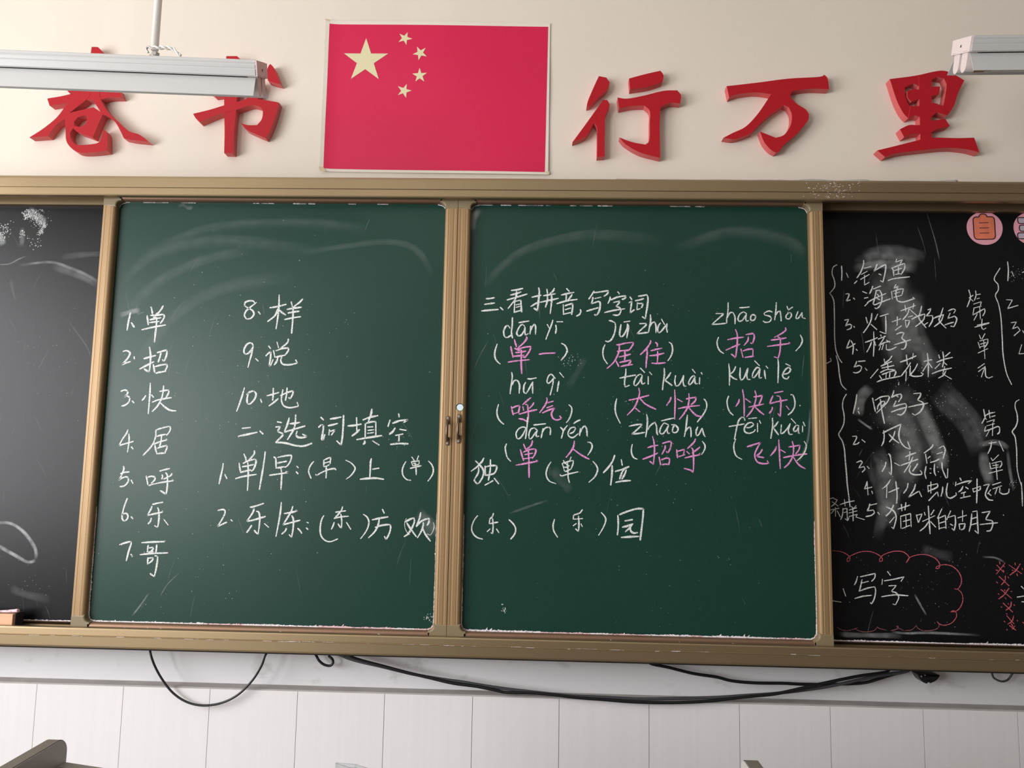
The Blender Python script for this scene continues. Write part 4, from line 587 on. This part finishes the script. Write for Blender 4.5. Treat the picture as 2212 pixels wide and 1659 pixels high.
bm = bmesh.new(); disc_cyl(bm, (p.x - .0007, p.z + .0003), .0101, Y_PF + .001, Y_PF - .0006, 28); k_ = obj('keyhole', fixn(bm), M['dark'], panelR)
bm = bmesh.new(); disc_cyl(bm, (p.x + .0003, p.z - .0005), .0088, Y_PF + .001, Y_PF - .0010, 28); obj('lock_face', fixn(bm), M['lockblue'], k_)

# ------------------------------------------------------------------ chalk
CH = {'w': M['white_chalk'], 'p': M['pink_chalk'], 'r': M['red_chalk'], 'f': M['faint_red']}
PXM = 2.12 / FPX
def clusters(strokes, gap=13):
    "neighbouring strokes that belong to one written word or sign"
    n = len(strokes); par = list(range(n))
    def dense(st):
        o = []
        for p, q in zip(st, st[1:]):
            k = max(1, int(math.hypot(q[0] - p[0], q[1] - p[1]) / 5)); o += [(p[0] + (q[0] - p[0]) * t / k, p[1] + (q[1] - p[1]) * t / k) for t in range(k + 1)]
        return o or st
    D = [dense(s_) for s_ in strokes]
    def find(a):
        while par[a] != a: a = par[a]
        return a
    for a in range(n):
        for b in range(a):
            if find(a) != find(b) and min((p[0] - q[0]) ** 2 + (p[1] - q[1]) ** 2 for p in D[a] for q in D[b]) < gap * gap: par[find(a)] = find(b)
    out = {}
    for k in range(n): out.setdefault(find(k), []).append(strokes[k])
    return list(out.values())
for bd, c, label, (ox, oy, sc), wpx, s in WRITING:
    root, Y = BOARD[bd]
    cl = clusters(parse(s, ox, oy, sc))
    for grp in cl:
        bm = bmesh.new()
        for st in grp:
            ribbon(bm, to_plane(st, Y), wpx * PXM * random.uniform(.82, .96), Y - .0004 - random.random() * .0002)
        obj('chalk_writing', bm, CH[c], root, label=label if len(cl) == 1 else 'part of ' + label)
for key in ('L', 'R', 'B', 'K'):
    root, Y = BOARD[key]
    for bd, cov, w, s in SMEARS:
        if bd != key: continue
        bm = bmesh.new(); lay = bm.verts.layers.float.new('cover'); pts = to_plane(parse(s)[0], Y)
        if w < 30: ribbon(bm, pts, w * PXM, Y - .00015 - random.random() * .0001, lay, cov, jitter=.10, caps=False)
        else:
            for k in range(3):
                o_ = random.uniform(-.34, .34) * w * PXM; q = [p + Vector((o_ * random.uniform(.5, 1), o_)) for p in pts]
                ribbon(bm, q, w * PXM * random.uniform(.25, .75), Y - .00015 - k * .00002, lay, cov * random.uniform(.4, .8), jitter=.10, caps=False)
        obj('chalk_smear', bm, M['smear'], root, label='faint wiped smear of chalk dust')
    bm = bmesh.new(); lay = bm.verts.layers.float.new('cover')
    for k in range(26):     # hair-thin scratches
        xr = {'L': (260, 930), 'R': (1020, 1750), 'B': (0, 200), 'K': (1810, 2212)}[key]
        x, y = random.uniform(*xr), random.uniform(460, 1320); a = random.uniform(-1, 1); l = random.uniform(15, 70)
        ribbon(bm, to_plane([(x, y), (x + l * .4 * a, y + l * .5), (x + l * .7 * a, y + l)], Y), random.uniform(1, 2.2) * PXM, Y - .0003, lay, random.uniform(.05, .16) * (.5 if key == 'B' else .8), caps=False)
    obj('fine_scratches', bm, M['smear'], root, label='hair thin pale scratches')['kind'] = 'stuff'
    bm = bmesh.new()
    for bd, cx, cy, sp, n, sz in FLECKS:
        if bd != key: continue
        for k in range(n):
            q = at(random.gauss(cx, sp * .55), random.gauss(cy, sp * .55), Y); r = sz * PXM * random.uniform(.4, 1.1)
            if not (zg0 + .01 < q.z < zg1 - .01): continue
            vs = [bm.verts.new((q.x + r * random.uniform(.5, 1.2) * math.cos(t), Y - .0003, q.z + r * random.uniform(.5, 1.9) * math.sin(t))) for t in (0, 1.3, 2.5, 3.8, 5.1)]
            bm.faces.new(vs)
    obj('chalk_flecks', bm, M['white_chalk'], root, label='small white specks of chalk dust')['kind'] = 'stuff'
def dust_line(root, Y, pts, mats, w, name='chalk_dust', jag=1.5, label='line of chalk dust along the lower edge'):
    bm = bmesh.new(); P = [Vector((q.x, q.z)) for q in pts]
    for a, b in zip(P, P[1:]):
        n = max(2, int((b - a).length / .006)); cur = 0
        while cur < n:
            run = random.randint(4, 18); e = min(n, cur + run); mi = 0 if random.random() < .55 else 1
            wv = w * random.uniform(.6, 1.25)
            for k in range(cur, e):
                p = a.lerp(b, k / n); q = a.lerp(b, (k + 1) / n); d = (b - a).normalized(); nr = Vector((-d.y, d.x))
                h0, h1 = wv * random.uniform(.6, 1.3), wv * random.uniform(.6, 1.3)
                if random.random() < .05 * jag: h1 *= 2.2
                f = bm.faces.new([bm.verts.new((v.x, Y, v.y)) for v in (p - nr * .0015, q - nr * .0015, q + nr * h1, p + nr * h0)]); f.material_index = mi
            cur = e
    obj(name, bm, mats, root, label=label)
WD, PD = M['dust_white'], M['dust_pink']
xl = lambda x0: x0 + .035
for root, x0, x1 in ((panelL, XA, XC), (panelR, XC, XB)):
    zz = zg0 + .0005
    dust_line(root, Y_PS - .0012, [Vector((x0 + .05, 0, zz)), Vector((x1 - .05, 0, zz))], [WD, PD], .0030)
    for s in (0, 1):    # dust creeping up the rounded lower corners
        xc = x0 + .036 if s == 0 else x1 - .036; dx = 1 if s == 0 else -1
        pts = [Vector((xc + dx * .016, 0, zz + .001)), Vector((xc + dx * .006, 0, zz + .005)), Vector((xc + dx * .001, 0, zz + .014)), Vector((xc, 0, zz + .05)), Vector((xc - dx * .0003, 0, zz + .30))]
        dust_line(root, Y_PS - .0014, pts if dx < 0 else pts[::-1], [WD, PD], .0016, jag=.5)
    bm = bmesh.new()    # dust caught in the lower rail's groove
    for k in range(60):
        x = random.uniform(x0 + .06, x1 - .08); l = random.uniform(.004, .05 if root is panelR else .02)
        ribbon(bm, [Vector((x, zg0 - .0165 + random.uniform(-.006, .008) * (k % 3 == 0))), Vector((x + l, zg0 - .0165 + random.uniform(-.002, .002)))], random.uniform(.0006, .0016), Y_PF + .0002, caps=False)
    obj('chalk_dust', bm, M['dust_white'], root, label='chalk dust in the groove of the lower rail')
    bm = bmesh.new()
    for k in range(14):
        x = random.uniform(x0 + .05, x1 - .2); l = random.uniform(.01, .04)
        ribbon(bm, [Vector((x, zg1 - .0010)), Vector((x + l, zg1 - .0012))], random.uniform(.0006, .0016), Y_PS - .0006, caps=False)
    for s in (-1, 1):
        xc = x0 + .046 if s == -1 else x1 - .046
        ribbon(bm, [Vector((xc + s * .012, zg1 - .020)), Vector((xc + s * .004, zg1 - .006)), Vector((xc - s * .012, zg1 - .001))], .0018, Y_PS - .0006, caps=False)
    obj('chalk_dust', bm, M['dust_white'], root, label='flaking white residue along the top edge')
dust_line(boardB, Y_BS - .0006, [Vector((X0 + .3, 0, zk0 + .001)), Vector((-1.2, 0, zk0 + .001))], [WD, WD], .0022, jag=.2)
dust_line(boardK, Y_BS - .0006, [Vector((.74, 0, zk0 + .001)), Vector((X1 - .1, 0, zk0 + .001))], [WD, WD], .0034, jag=.3)

# ------------------------------------------------------------------ stickers on the black board
def sticker(cx, cy, rx, ry, label):
    P = at(cx, cy, Y_BS); o = thing('round_sticker', label, 'sticker', P, 'round pink paper stickers')
    q = at(cx + rx, cy, Y_BS); q2 = at(cx, cy + ry, Y_BS); RX, RY = (q - P).length, (q2 - P).length
    bm = bmesh.new(); prism(bm, [(RX * math.cos(t) * (1 + .012 * math.sin(3 * t)), RY * math.sin(t) * (1 + .015 * math.cos(2 * t))) for t in [k * 2 * PI / 64 for k in range(64)]], lambda u, v, t: Vector((P.x + u, t, P.z + v)), Y_BS - .0002, Y_BS - .0012)
    obj('paper_disc', fixn(bm), M['sticker'], o)
    return o
def flat_poly(root, name, pts, y0, y1, m, sub=4, corner=60):
    P = []
    for rn in smooth_path(to_plane(pts, Y_BS), closed=True, sub=sub, corner=corner): P += rn[:-1]
    bm = bmesh.new(); prism(bm, [(p.x, p.y) for p in P], lambda u, v, t: Vector((u, t, v)), y0, y1); return obj(name, fixn(bm), m, root), P
def outline(root, P, w, y, m, closed=True):
    bm = bmesh.new(); n = len(P); L, Rr = [], []
    for i, p in enumerate(P):
        a = P[(i - 1) % n] if closed else P[max(0, i - 1)]; b = P[(i + 1) % n] if closed else P[min(n - 1, i + 1)]
        d = (b - a).normalized(); nr = Vector((-d.y, d.x)) * w / 2
        L.append(bm.verts.new((p.x + nr.x, y, p.y + nr.y))); Rr.append(bm.verts.new((p.x - nr.x, y, p.y - nr.y)))
    for i in range(n if closed else n - 1):
        j = (i + 1) % n; bm.faces.new((L[i], L[j], Rr[j], Rr[i]))
    return obj('ink_outline', bm, m, root)
SX = lambda s: parse(s, 2070, 440, 15.085)[0]
s1 = sticker(2126.7, 493.3, 38.6, 36.3, 'round pink sticker with an orange clipboard drawing on the black board')
clip, P = flat_poly(s1, 'clipboard_drawing', SX("470,560 478,490 530,448 600,440 655,435 680,385 720,352 790,345 860,355 905,390 920,435 1000,432 1100,440 1145,480 1165,560 1180,750 1190,950 1195,1060 1180,1115 1130,1155 1000,1165 800,1168 600,1165 545,1140 508,1080 495,950 482,750"), Y_BS - .0012, Y_BS - .0016, M['orange'], corner=75)
outline(clip, P, .0026, Y_BS - .0019, M['ink'])
for s in ("665,632 970,622", "675,800 982,790", "685,967 992,960"):
    bm = bmesh.new(); ribbon(bm, to_plane(SX(s), Y_BS), .0020, Y_BS - .0020, jitter=.03, taper=.9); obj('ink_line', bm, M['ink'], clip)
s2 = sticker(2227.0, 493.5, 37.5, 35.5, 'round pink sticker with grey bars, cut off by the picture edge')
for s in ("1930,470 2000,462 2300,462 2560,462 2620,490 2620,620 2560,655 2300,655 2000,652 1945,625 1925,560", "1985,740 2030,708 2300,708 2560,708 2620,730 2620,870 2560,903 2300,903 2040,900 1995,865 1975,800", "1930,985 2000,955 2300,955 2560,955 2620,985 2620,1110 2560,1148 2300,1148 1990,1148 1935,1115 1920,1050"):
    pl, P = flat_poly(s2, 'grey_bar', SX(s), Y_BS - .0012, Y_BS - .0016, M['lilac'], corner=85); outline(pl, P, .0026, Y_BS - .0019, M['ink'])

# ------------------------------------------------------------------ raised red characters
YL0, YL1 = -.0005, -.027
LAB = {'卷': 'red raised character 卷 half hidden behind the lamp with the suspension rod',
       '书': 'red raised character 书 with a separate dot, between the hanging lamp and the flag poster',
       '行': 'red raised character 行 made of four pieces, first one after the flag poster',
       '万': 'red raised character 万 on the upper wall between 行 and 里',
       '里': 'red raised character 里 with two square openings, touching the far hanging lamp in view'}
for ch, (ox, oy, sc), polys in LETTERS:
    P0 = [at(x, y, YL1) for s in polys for x, y in parse(s, ox, oy, sc)[0]]
    c = Vector((sum(p.x for p in P0) / len(P0), 0, min(p.z for p in P0)))
    o = thing('wall_character', LAB[ch], 'wall lettering', c, 'red raised characters of the wall motto')
    for ks, s in enumerate(polys):
        P = []
        for rn in smooth_path(to_plane(parse(s, ox, oy, sc)[0], YL1), closed=True, sub=5, corner=42): P += rn[:-1]
        bm = bmesh.new(); prism(bm, [(p.x, p.y) for p in P], lambda u, v, t: Vector((u, t, v)), YL0, YL1 - .00025 * ks); fixn(bm)
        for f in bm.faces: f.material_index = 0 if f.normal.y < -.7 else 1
        obj('brush_stroke', bm, [M['red'], M['redside']], o)

# ------------------------------------------------------------------ flag poster
FS = lambda s: [at(x, y, 0) for x, y in parse(s, 680, 30, 4.0963)[0]]
pc = FS("105,68 2083,90 2065,1430 48,1398"); rc = FS("137,100 2065,120 2035,1408 82,1375")
xmin = min(p.x for p in pc)
def lift(x, z):      # the sheet stands off the wall a little at its free edge and ripples
    e = max(0, 1 - (x - xmin) / .05)
    return -.0030 - .006 * e * e - .0016 * (1 + math.sin(x * 9 + z * 4)) - .0008 * (1 + math.sin(z * 23 + x * 5))
poster = thing('flag_poster', 'red national flag poster with five pale yellow stars taped to the wall', 'flag poster', ((pc[0].x + pc[1].x) / 2, 0, pc[3].z))
def sheet(name, q, off, m, root, nx=48, nz=24, label=None):
    bm = bmesh.new(); g = []
    for j in range(nz + 1):
        row = []
        for i in range(nx + 1):
            a = q[0].lerp(q[1], i / nx); b = q[3].lerp(q[2], i / nx); p = a.lerp(b, j / nz)
            row.append(bm.verts.new((p.x, lift(p.x, p.z) + off, p.z)))
        g.append(row)
    for j in range(nz):
        for i in range(nx): bm.faces.new((g[j][i], g[j + 1][i], g[j + 1][i + 1], g[j][i + 1]))
    return obj(name, bm, m, root, smooth=True, label=label)
sheet('paper_sheet', pc, 0, M['paper'], poster)
field = sheet('red_field', rc, -.0004, M['flagred'], poster, label='crimson printed field')
for s in ("459,225 653,363 569,585 322,582 262,358", "826,174 868,234 815,288 744,262 753,188", "985,314 995,390 922,424 869,371 908,303", "931,490 997,533 972,610 893,609 865,540", "818,629 860,688 811,752 738,726 738,648"):
    t = FS(s); cc = sum(t, Vector()) / 5; pts = []
    for i in range(5): pts += [t[i], cc - (t[(i + 3) % 5] - cc) * .382]
    bm = bmesh.new(); vs = [bm.verts.new((p.x, lift(p.x, p.z) - .0012, p.z)) for p in pts]; cv = bm.verts.new((cc.x, lift(cc.x, cc.z) - .0012, cc.z))
    for i in range(10): bm.faces.new((vs[i], cv, vs[(i + 1) % 10]))
    obj('star', fixn(bm), M['star'], field, label='pale yellow star')
for a in ("40,1365 80,1362 110,1398 60,1405", "2040,1405 2072,1400 2075,1425 2062,1432", "103,60 140,64 138,78 100,74"):
    q = FS(a); bm = bmesh.new(); bm.faces.new([bm.verts.new((p.x, lift(p.x, p.z) - .0010, p.z)) for p in q]); obj('tape', bm, M['tape'], poster)

# ------------------------------------------------------------------ hanging fluorescent lamps
LL, TILT = 1.24, math.radians(24)
def lp(x, u, w):     # lamp section turned so the tubes look at the board
    return Vector((x, u * math.cos(TILT) - w * math.sin(TILT), u * math.sin(TILT) + w * math.cos(TILT)))
def make_lamp(label):
    o = thing('fluorescent_lamp', label, 'hanging lamp', (0, 0, 0), 'hanging chalkboard lamps'); h = LL / 2
    fn = lambda u, v, t: lp(t, u, v)
    bm = bmesh.new()
    prism(bm, [(-.040, .017), (-.043, .0155), (-.044, .012), (-.0433, .008), (-.044, .006), (-.044, .001), (-.0433, -.001), (-.044, -.003), (-.044, -.0145), (-.041, -.017), (.041, -.017), (.044, -.0145), (.044, .012), (.040, .017)], fn, -h, h)
    hs = obj('housing', fixn(bm), M['lamp'], o, local=True)
    bm = bmesh.new()
    for s in (-1, 1):
        prism(bm, [(s * .034, -.0195), (s * .035, -.019), (s * .0620, -.0560), (s * .0610, -.0570)], fn, -h + .002, h - .002)
    prism(bm, [(-.032, -.0205), (.032, -.0205), (.032, -.0192), (-.032, -.0192)], fn, -h + .04, h - .04)
    obj('reflector', fixn(bm), M['lamp'], o, local=True)
    bm = bmesh.new(); prism(bm, [(-.0335, -.0195), (.0335, -.0195), (.0335, -.0168), (-.0335, -.0168)], fn, -h + .03, h - .03); obj('dark_gap_fill', fixn(bm), M['dark'], o, local=True)  # black fill gives the shade of the gap above the reflector
    for s in (-1, 1):
        bm = bmesh.new()
        prism(bm, [(-.0425, -.0165), (.0425, -.0165), (.0435, .0155), (-.0435, .0155)], fn, s * (h - .004), s * (h + .004))
        prism(bm, [(.0025 * math.cos(t), -.001 + .003 * math.sin(t)) for t in [k * 2 * PI / 12 for k in range(12)]], fn, s * (h + .003), s * (h + .0044), 1)
        for u in (-.024, .024):
            prism(bm, [(u - .010, -.0135), (u + .010, -.0135), (u + .010, -.0125), (u - .010, -.0125)], fn, s * (h + .003), s * (h + .0052))
        obj('end_cap', fixn(bm), [M['lampcap'], M['dark']], o, local=True)
        for u in (-.0180, .0180):
            bm = bmesh.new()
            prism(bm, [(u - .0130, -.016), (u + .0130, -.016), (u + .0130, -.036)] + [(u + .0130 * math.cos(t), -.042 - .016 * math.sin(t)) for t in [k * PI / 14 for k in range(15)]] + [(u - .0130, -.036)], fn, s * (h - .020), s * (h + .001))
            obj('lamp_holder', fixn(bm), M['lampcap'], o, local=True)
    for u in (-.0180, .0180):
        bm = bmesh.new(); tube(bm, [lp(-h + .02, u, -.042), lp(0, u, -.042), lp(h - .02, u, -.042)], .0125, 16, sub=2)
        tb = obj('tube', bm, M['tube'], o, local=True)
        for s in (-1, 1):
            bm = bmesh.new(); tube(bm, [lp(s * (h - .02), u, -.042), lp(s * (h - .06), u, -.042)], .0129, 16, sub=2); obj('tube_end', bm, M['brass'], tb, local=True)
    top = lp(0, 0, .017)
    for s in (-1, 1):
        x = s * (h - ROD)
        bm = bmesh.new(); tube(bm, [(x, top.y, top.z + .016), (x, top.y, top.z + .5), (x, top.y, CEIL - LAMP_Z)], .0080, 14, sub=2); rd = obj('suspension_rod', bm, M['wire'], o, local=True)
        bm = bmesh.new()
        prism(bm, [(.009 * math.cos(t), .009 * math.sin(t)) for t in [k * PI / 3 for k in range(6)]], lambda u, v, t: Vector((x + u + .002, top.y + v, t)), top.z - .002, top.z + .009)
        prism(bm, [(.012 * math.cos(t), .012 * math.sin(t)) for t in [k * PI / 8 for k in range(16)]], lambda u, v, t: Vector((x + u + .002, top.y + v, t)), top.z - .004, top.z + .001)
        obj('nut', fixn(bm), M['steel'], rd, local=True)
        bm = bmesh.new(); tube(bm, [(x - .010, top.y - .006, top.z + .006), (x - .014, top.y - .008, top.z + .013), (x - .010, top.y - .009, top.z + .018), (x - .003, top.y - .010, top.z + .015)], .0022, 8, sub=4); obj('hook', bm, M['steel'], rd, local=True)
        bm = bmesh.new(); n = 26
        for ph in (0, PI):
            pts = []
            for k in range(n + 1):
                t = k / n; r = .0026
                pts.append((x - .004 + .066 * t, top.y - .011 + r * math.cos(ph + t * 15), top.z + .014 - .003 * t + .004 * math.sin(t * PI) - .013 * max(0, t - .72) / .28 + r * math.sin(ph + t * 15)))
            tube(bm, pts, .0021, 7, sub=2)
        obj('twisted_wire', bm, M['wire'], o, local=True)
    return o
ROD = .227
def same_height(px, py, z):
    return at_z(px, py, z)
E1 = at(562.5, 150.5, -.56); LAMP_Z = E1.z
Q1 = same_height(0, 128, LAMP_Z); d1 = (E1 - Q1); ang1 = math.atan2(d1.y, d1.x); dir1 = Vector((math.cos(ang1), math.sin(ang1), 0))
lamp1 = make_lamp('white twin tube hanging lamp with one suspension rod in view, over 卷 and 书')
lamp1.location = E1 - dir1 * LL / 2; lamp1.rotation_euler.z = ang1
E2 = at(2080, 99, -.48); Q2 = at_z(2212, 97.5, E2.z); d2 = (Q2 - E2); ang2 = max(-.12, min(.12, math.atan2(d2.y, d2.x)))
dir2 = Vector((math.cos(ang2), math.sin(ang2), 0))
TILT = math.radians(23); LAMP_Z = E2.z
lamp2 = make_lamp('white twin tube hanging lamp over the character 里, mostly out of the picture')
lamp2.location = E2 + dir2 * LL / 2; lamp2.rotation_euler.z = ang2

# ------------------------------------------------------------------ cables under the frame
def cable(name, label, segs, Y, r, m, hide=True):
    pts = [at(x, y, Y) for x, y in segs]
    if hide:
        a, b = pts[0], pts[-1]
        pts = [Vector((a.x - .01, -.045, zb0 - .001))] + pts + [Vector((b.x + .01, -.045, zb0 - .001))] if hide == 1 else pts
    bm = bmesh.new(); tube(bm, pts, r, 10, sub=5); return tag(obj(name, bm, m), label, 'cable')
ZC = lambda s, ox, oy, sc: parse(s, ox, oy, sc)[0]
cable('cable', 'thin black cable hanging in one deep loop under the frame near the lectern', ZC("325,1411 335,1440 352,1470 375,1498 405,1517 440,1524 480,1518 515,1500 545,1470 565,1438 574,1414", 0, 0, 1), -.062, .0030, M['cable'], 1)
cable('cable', 'short fat black cable loop under the frame, beside the start of the long cables', ZC("915,285 980,400 1080,490 1190,530 1270,525 1318,470 1315,400 1280,350 1225,290", 600, 1390, 11.06), -.030, .0034, M['cable'], 1)
c1 = ZC("565,492 650,525 800,565 950,605 1100,640 1250,675 1400,695 1500,715 1600,735 1750,738 1900,750 2050,768 2212,780", 560, 1250, 2.989) + ZC("150,645 300,650 450,648 600,638 750,620 900,605 1000,585 1100,562 1200,540 1350,510 1460,495 1500,484", 1300, 1250, 2.4254)
cable('cable', 'long black cable with the lowest sag under the frame', c1, -.058, .0040, M['cable'], 1)
c2 = ZC("520,490 620,528 800,570 1000,618 1200,652 1300,665 1450,690 1600,712 1800,735 2000,755 2212,765", 560, 1250, 2.989) + ZC("200,630 400,627 600,622 750,612 900,602 1050,585 1200,562 1350,530 1500,500 1590,486", 1300, 1250, 2.4254)
cable('cable', 'long grey flat cable running just above the lowest black cable', c2, -.048, .0040, M['greycable'], 1)
c3 = ZC("255,444 350,465 480,497 600,515 680,535 800,546 950,548 1050,553 1200,553 1360,547 1450,525 1530,500 1600,484", 1300, 1250, 2.4254)
cable('cable', 'short sagging black cable close under the frame, highest of the crossing three', c3, -.040, .0040, M['cable'], 1)
cable('cable', 'small grey cable loop under the frame past the black plug', ZC("1735,572 1790,625 1850,648 1890,652 1950,635 2000,585", 1900, 1380, 7.09), -.034, .0026, M['greycable'], 1)
pl = [at(x, y, -.05) for x, y in parse("545,525 640,505 790,510 890,540 870,575 830,620 780,645 745,660 715,640 690,665 640,650 590,605", 1900, 1380, 7.09)[0]]
pc0 = sum(pl, Vector()) / len(pl)
plug = thing('plug', 'black rubber plug hanging from the frame behind its lower rail', 'plug', pc0)
P = []
for rn in smooth_path([Vector((q.x, q.z)) for q in pl], closed=True, sub=4, corner=60): P += rn[:-1]
bm = bmesh.new(); prism(bm, [(q.x, q.y) for q in P], lambda u, v, t: Vector((u, t, v)), -.066, -.030); fixn(bm)
bmesh.ops.bevel(bm, geom=[e for e in bm.edges if abs(e.verts[0].co.y + .066) < 1e-6 and abs(e.verts[1].co.y + .066) < 1e-6 and len(e.link_faces) == 2 and abs(e.link_faces[0].normal.dot(e.link_faces[1].normal)) < .5], offset=.004, segments=3, affect='EDGES')
obj('plug_body', bm, M['cable'], plug, smooth=False)
for s in ("625,570 640,560 652,572 640,590", "683,553 700,548 705,560 690,566"):
    q = [at(x, y, -.0665) for x, y in parse(s, 1900, 1380, 7.09)[0]]; bm = bmesh.new(); prism(bm, [(v.x, v.z) for v in q], lambda u, v, t: Vector((u, t, v)), -.0655, -.0675); obj('metal_pin', fixn(bm), M['screw'], plug)

# ------------------------------------------------------------------ board eraser standing in the lower channel
ea = at(29, 1328, -.090); ez0 = zb1 - .014; ez1 = at(10, 1326, -.090).z
er = thing('chalkboard_eraser', 'wooden backed chalkboard eraser with dark felt standing in the frame channel', 'eraser', (ea.x - .06, -.075, ez0))
bm = bmesh.new(); box(bm, ea.x - .13, ea.x, -.0925, -.080, ez0, ez1, 0, .0012); obj('wooden_back', fixn(bm), M['wood'], er)
bm = bmesh.new(); box(bm, ea.x - .127, ea.x + .003, -.0798, -.050, ez0, ez1 + .001, 0, .002); obj('felt_pad', fixn(bm), M['felt'], er)
bm = bmesh.new()
tube(bm, [(ea.x - .12, -.070, ez1 + .003), (ea.x - .05, -.074, ez1 + .003), (ea.x - .015, -.078, ez1 + .0055), (ea.x + .006, -.080, ez1 + .0075)], lambda s: .0022 + .0030 * s, 8, sub=5)
obj('chalk_dust', bm, M['dust_pink'], er, label='pinkish chalk dust heaped on the felt')

# ------------------------------------------------------------------ lectern in front of the board
YB = -1.02
TL = at(147, 1591, YB); TR = at(1600, 1634, YB); XLf, XRf = TL.x, TR.x
ztop = TL.z
lect = thing('lectern', 'grey brown metal lectern with raised rounded side panels below the chalkboard', 'lectern', ((XLf + XRf) / 2, YB - .3, 0))
zdesk = at(160, 1646, YB).z
TH = .020
def side(x_in, sgn, ztp, m_in):
    ax = at_x(30, 1658, XLf); slope = (ztop - ax.z) / max(.05, (YB - ax.y))
    slope = max(.02, min(.6, slope))
    r = .020; pr = [(YB, .0), (YB, ztp - r)] + [(YB - r + r * math.cos(t), ztp - r + r * math.sin(t)) for t in [k * PI / 16 for k in range(1, 8)]] + [(YB - r, ztp)]
    yf = YB - .56; pr += [(yf, ztp - slope * .54), (yf, 0)]
    bm = bmesh.new(); prism(bm, pr, lambda u, v, t: Vector((t, u, v)), x_in, x_in + sgn * TH); fixn(bm)
    o = obj('side_panel', bm, M['lectern'], lect)
    bm = bmesh.new()
    tp = [(u, v) for u, v in pr[1:-1]]
    for (a, b) in zip(tp, tp[1:]):
        vs = [bm.verts.new(v) for v in ((x_in + sgn * .0015, a[0], a[1]), (x_in + sgn * (TH - .0005), a[0], a[1]), (x_in + sgn * (TH - .0005), b[0], b[1]), (x_in + sgn * .0015, b[0], b[1]))]
        for v in vs: v.co.z += .0008; v.co.y += .0004
        bm.faces.new(vs)
    obj('edge_strip', fixn(bm), M['lectern_top'], o)
    return slope
sl = side(XLf, -1, ztop, None); side(XRf, 1, TR.z, None)
bm = bmesh.new(); pr = [(XLf, zdesk - .6), (XLf, zdesk)]
N = 24; dip = at(280, 1660, YB).z - zdesk
for k in range(N + 1):
    t = k / N; pr.append((XLf + .002 + (XRf - XLf - .004) * t, zdesk - .030 * min(1, t / .28, (1 - t) / .28)))
pr += [(XRf, zdesk - .6)]
prism(bm, pr, lambda u, v, t: Vector((u, t, v)), YB - .002, YB - .020); obj('back_panel', fixn(bm), M['lectern'], lect)
bm = bmesh.new(); yb2 = YB - .021
v = [bm.verts.new(q) for q in ((XLf, yb2, zdesk - .035), (XRf, yb2, zdesk - .035), (XRf, YB - .55, zdesk - .035 - .5 * sl), (XLf, YB - .55, zdesk - .035 - .5 * sl))]
f = bm.faces.new(v); g = bmesh.ops.extrude_face_region(bm, geom=[f])
for q in g['geom']:
    if isinstance(q, bmesh.types.BMVert): q.co.z -= .02
obj('desk_top', fixn(bm), M['lectern_top'], lect)
bm = bmesh.new(); box(bm, XLf + .004, XRf - .004, YB - .53, YB - .022, 0, zdesk - .06 - .5 * sl); obj('cabinet_body', fixn(bm), M['lectern'], lect)
# clear plastic box standing on the desk
zc1 = at(746, 1649.5, -1.13).z; ca, cb, cc_ = at_z(726, 1648, zc1), at_z(767, 1651.5, zc1), at_z(797, 1661, zc1)
zc0 = zc1 - .09
cbx = thing('clear_box', 'clear plastic box rising into view at the bottom edge below the middle seam', 'plastic box', (cb.x, cb.y, zc0))
e2 = (cc_ - cb)
t_ = .0016
def wallq(p, q, name='wall'):
    d = (q - p).normalized(); nr = Vector((-d.y, d.x, 0)) * t_
    bm = bmesh.new(); vs = []
    for z in (zc0, None):
        for a in (p, q, q + nr, p + nr): vs.append(bm.verts.new((a.x, a.y, zc0 if z is not None else zc1)))
    for f in ((0, 1, 2, 3), (4, 5, 6, 7), (0, 1, 5, 4), (1, 2, 6, 5), (2, 3, 7, 6), (3, 0, 4, 7)): bm.faces.new([vs[i] for i in f])
    return obj('box_side', fixn(bm), M['clear'], cbx)
A0 = Vector((ca.x, ca.y, 0)); B0 = Vector((cb.x, cb.y, 0))
for p, q in ((A0, B0), (B0, B0 + e2), (B0 + e2, A0 + e2), (A0 + e2, A0)): wallq(p, q)
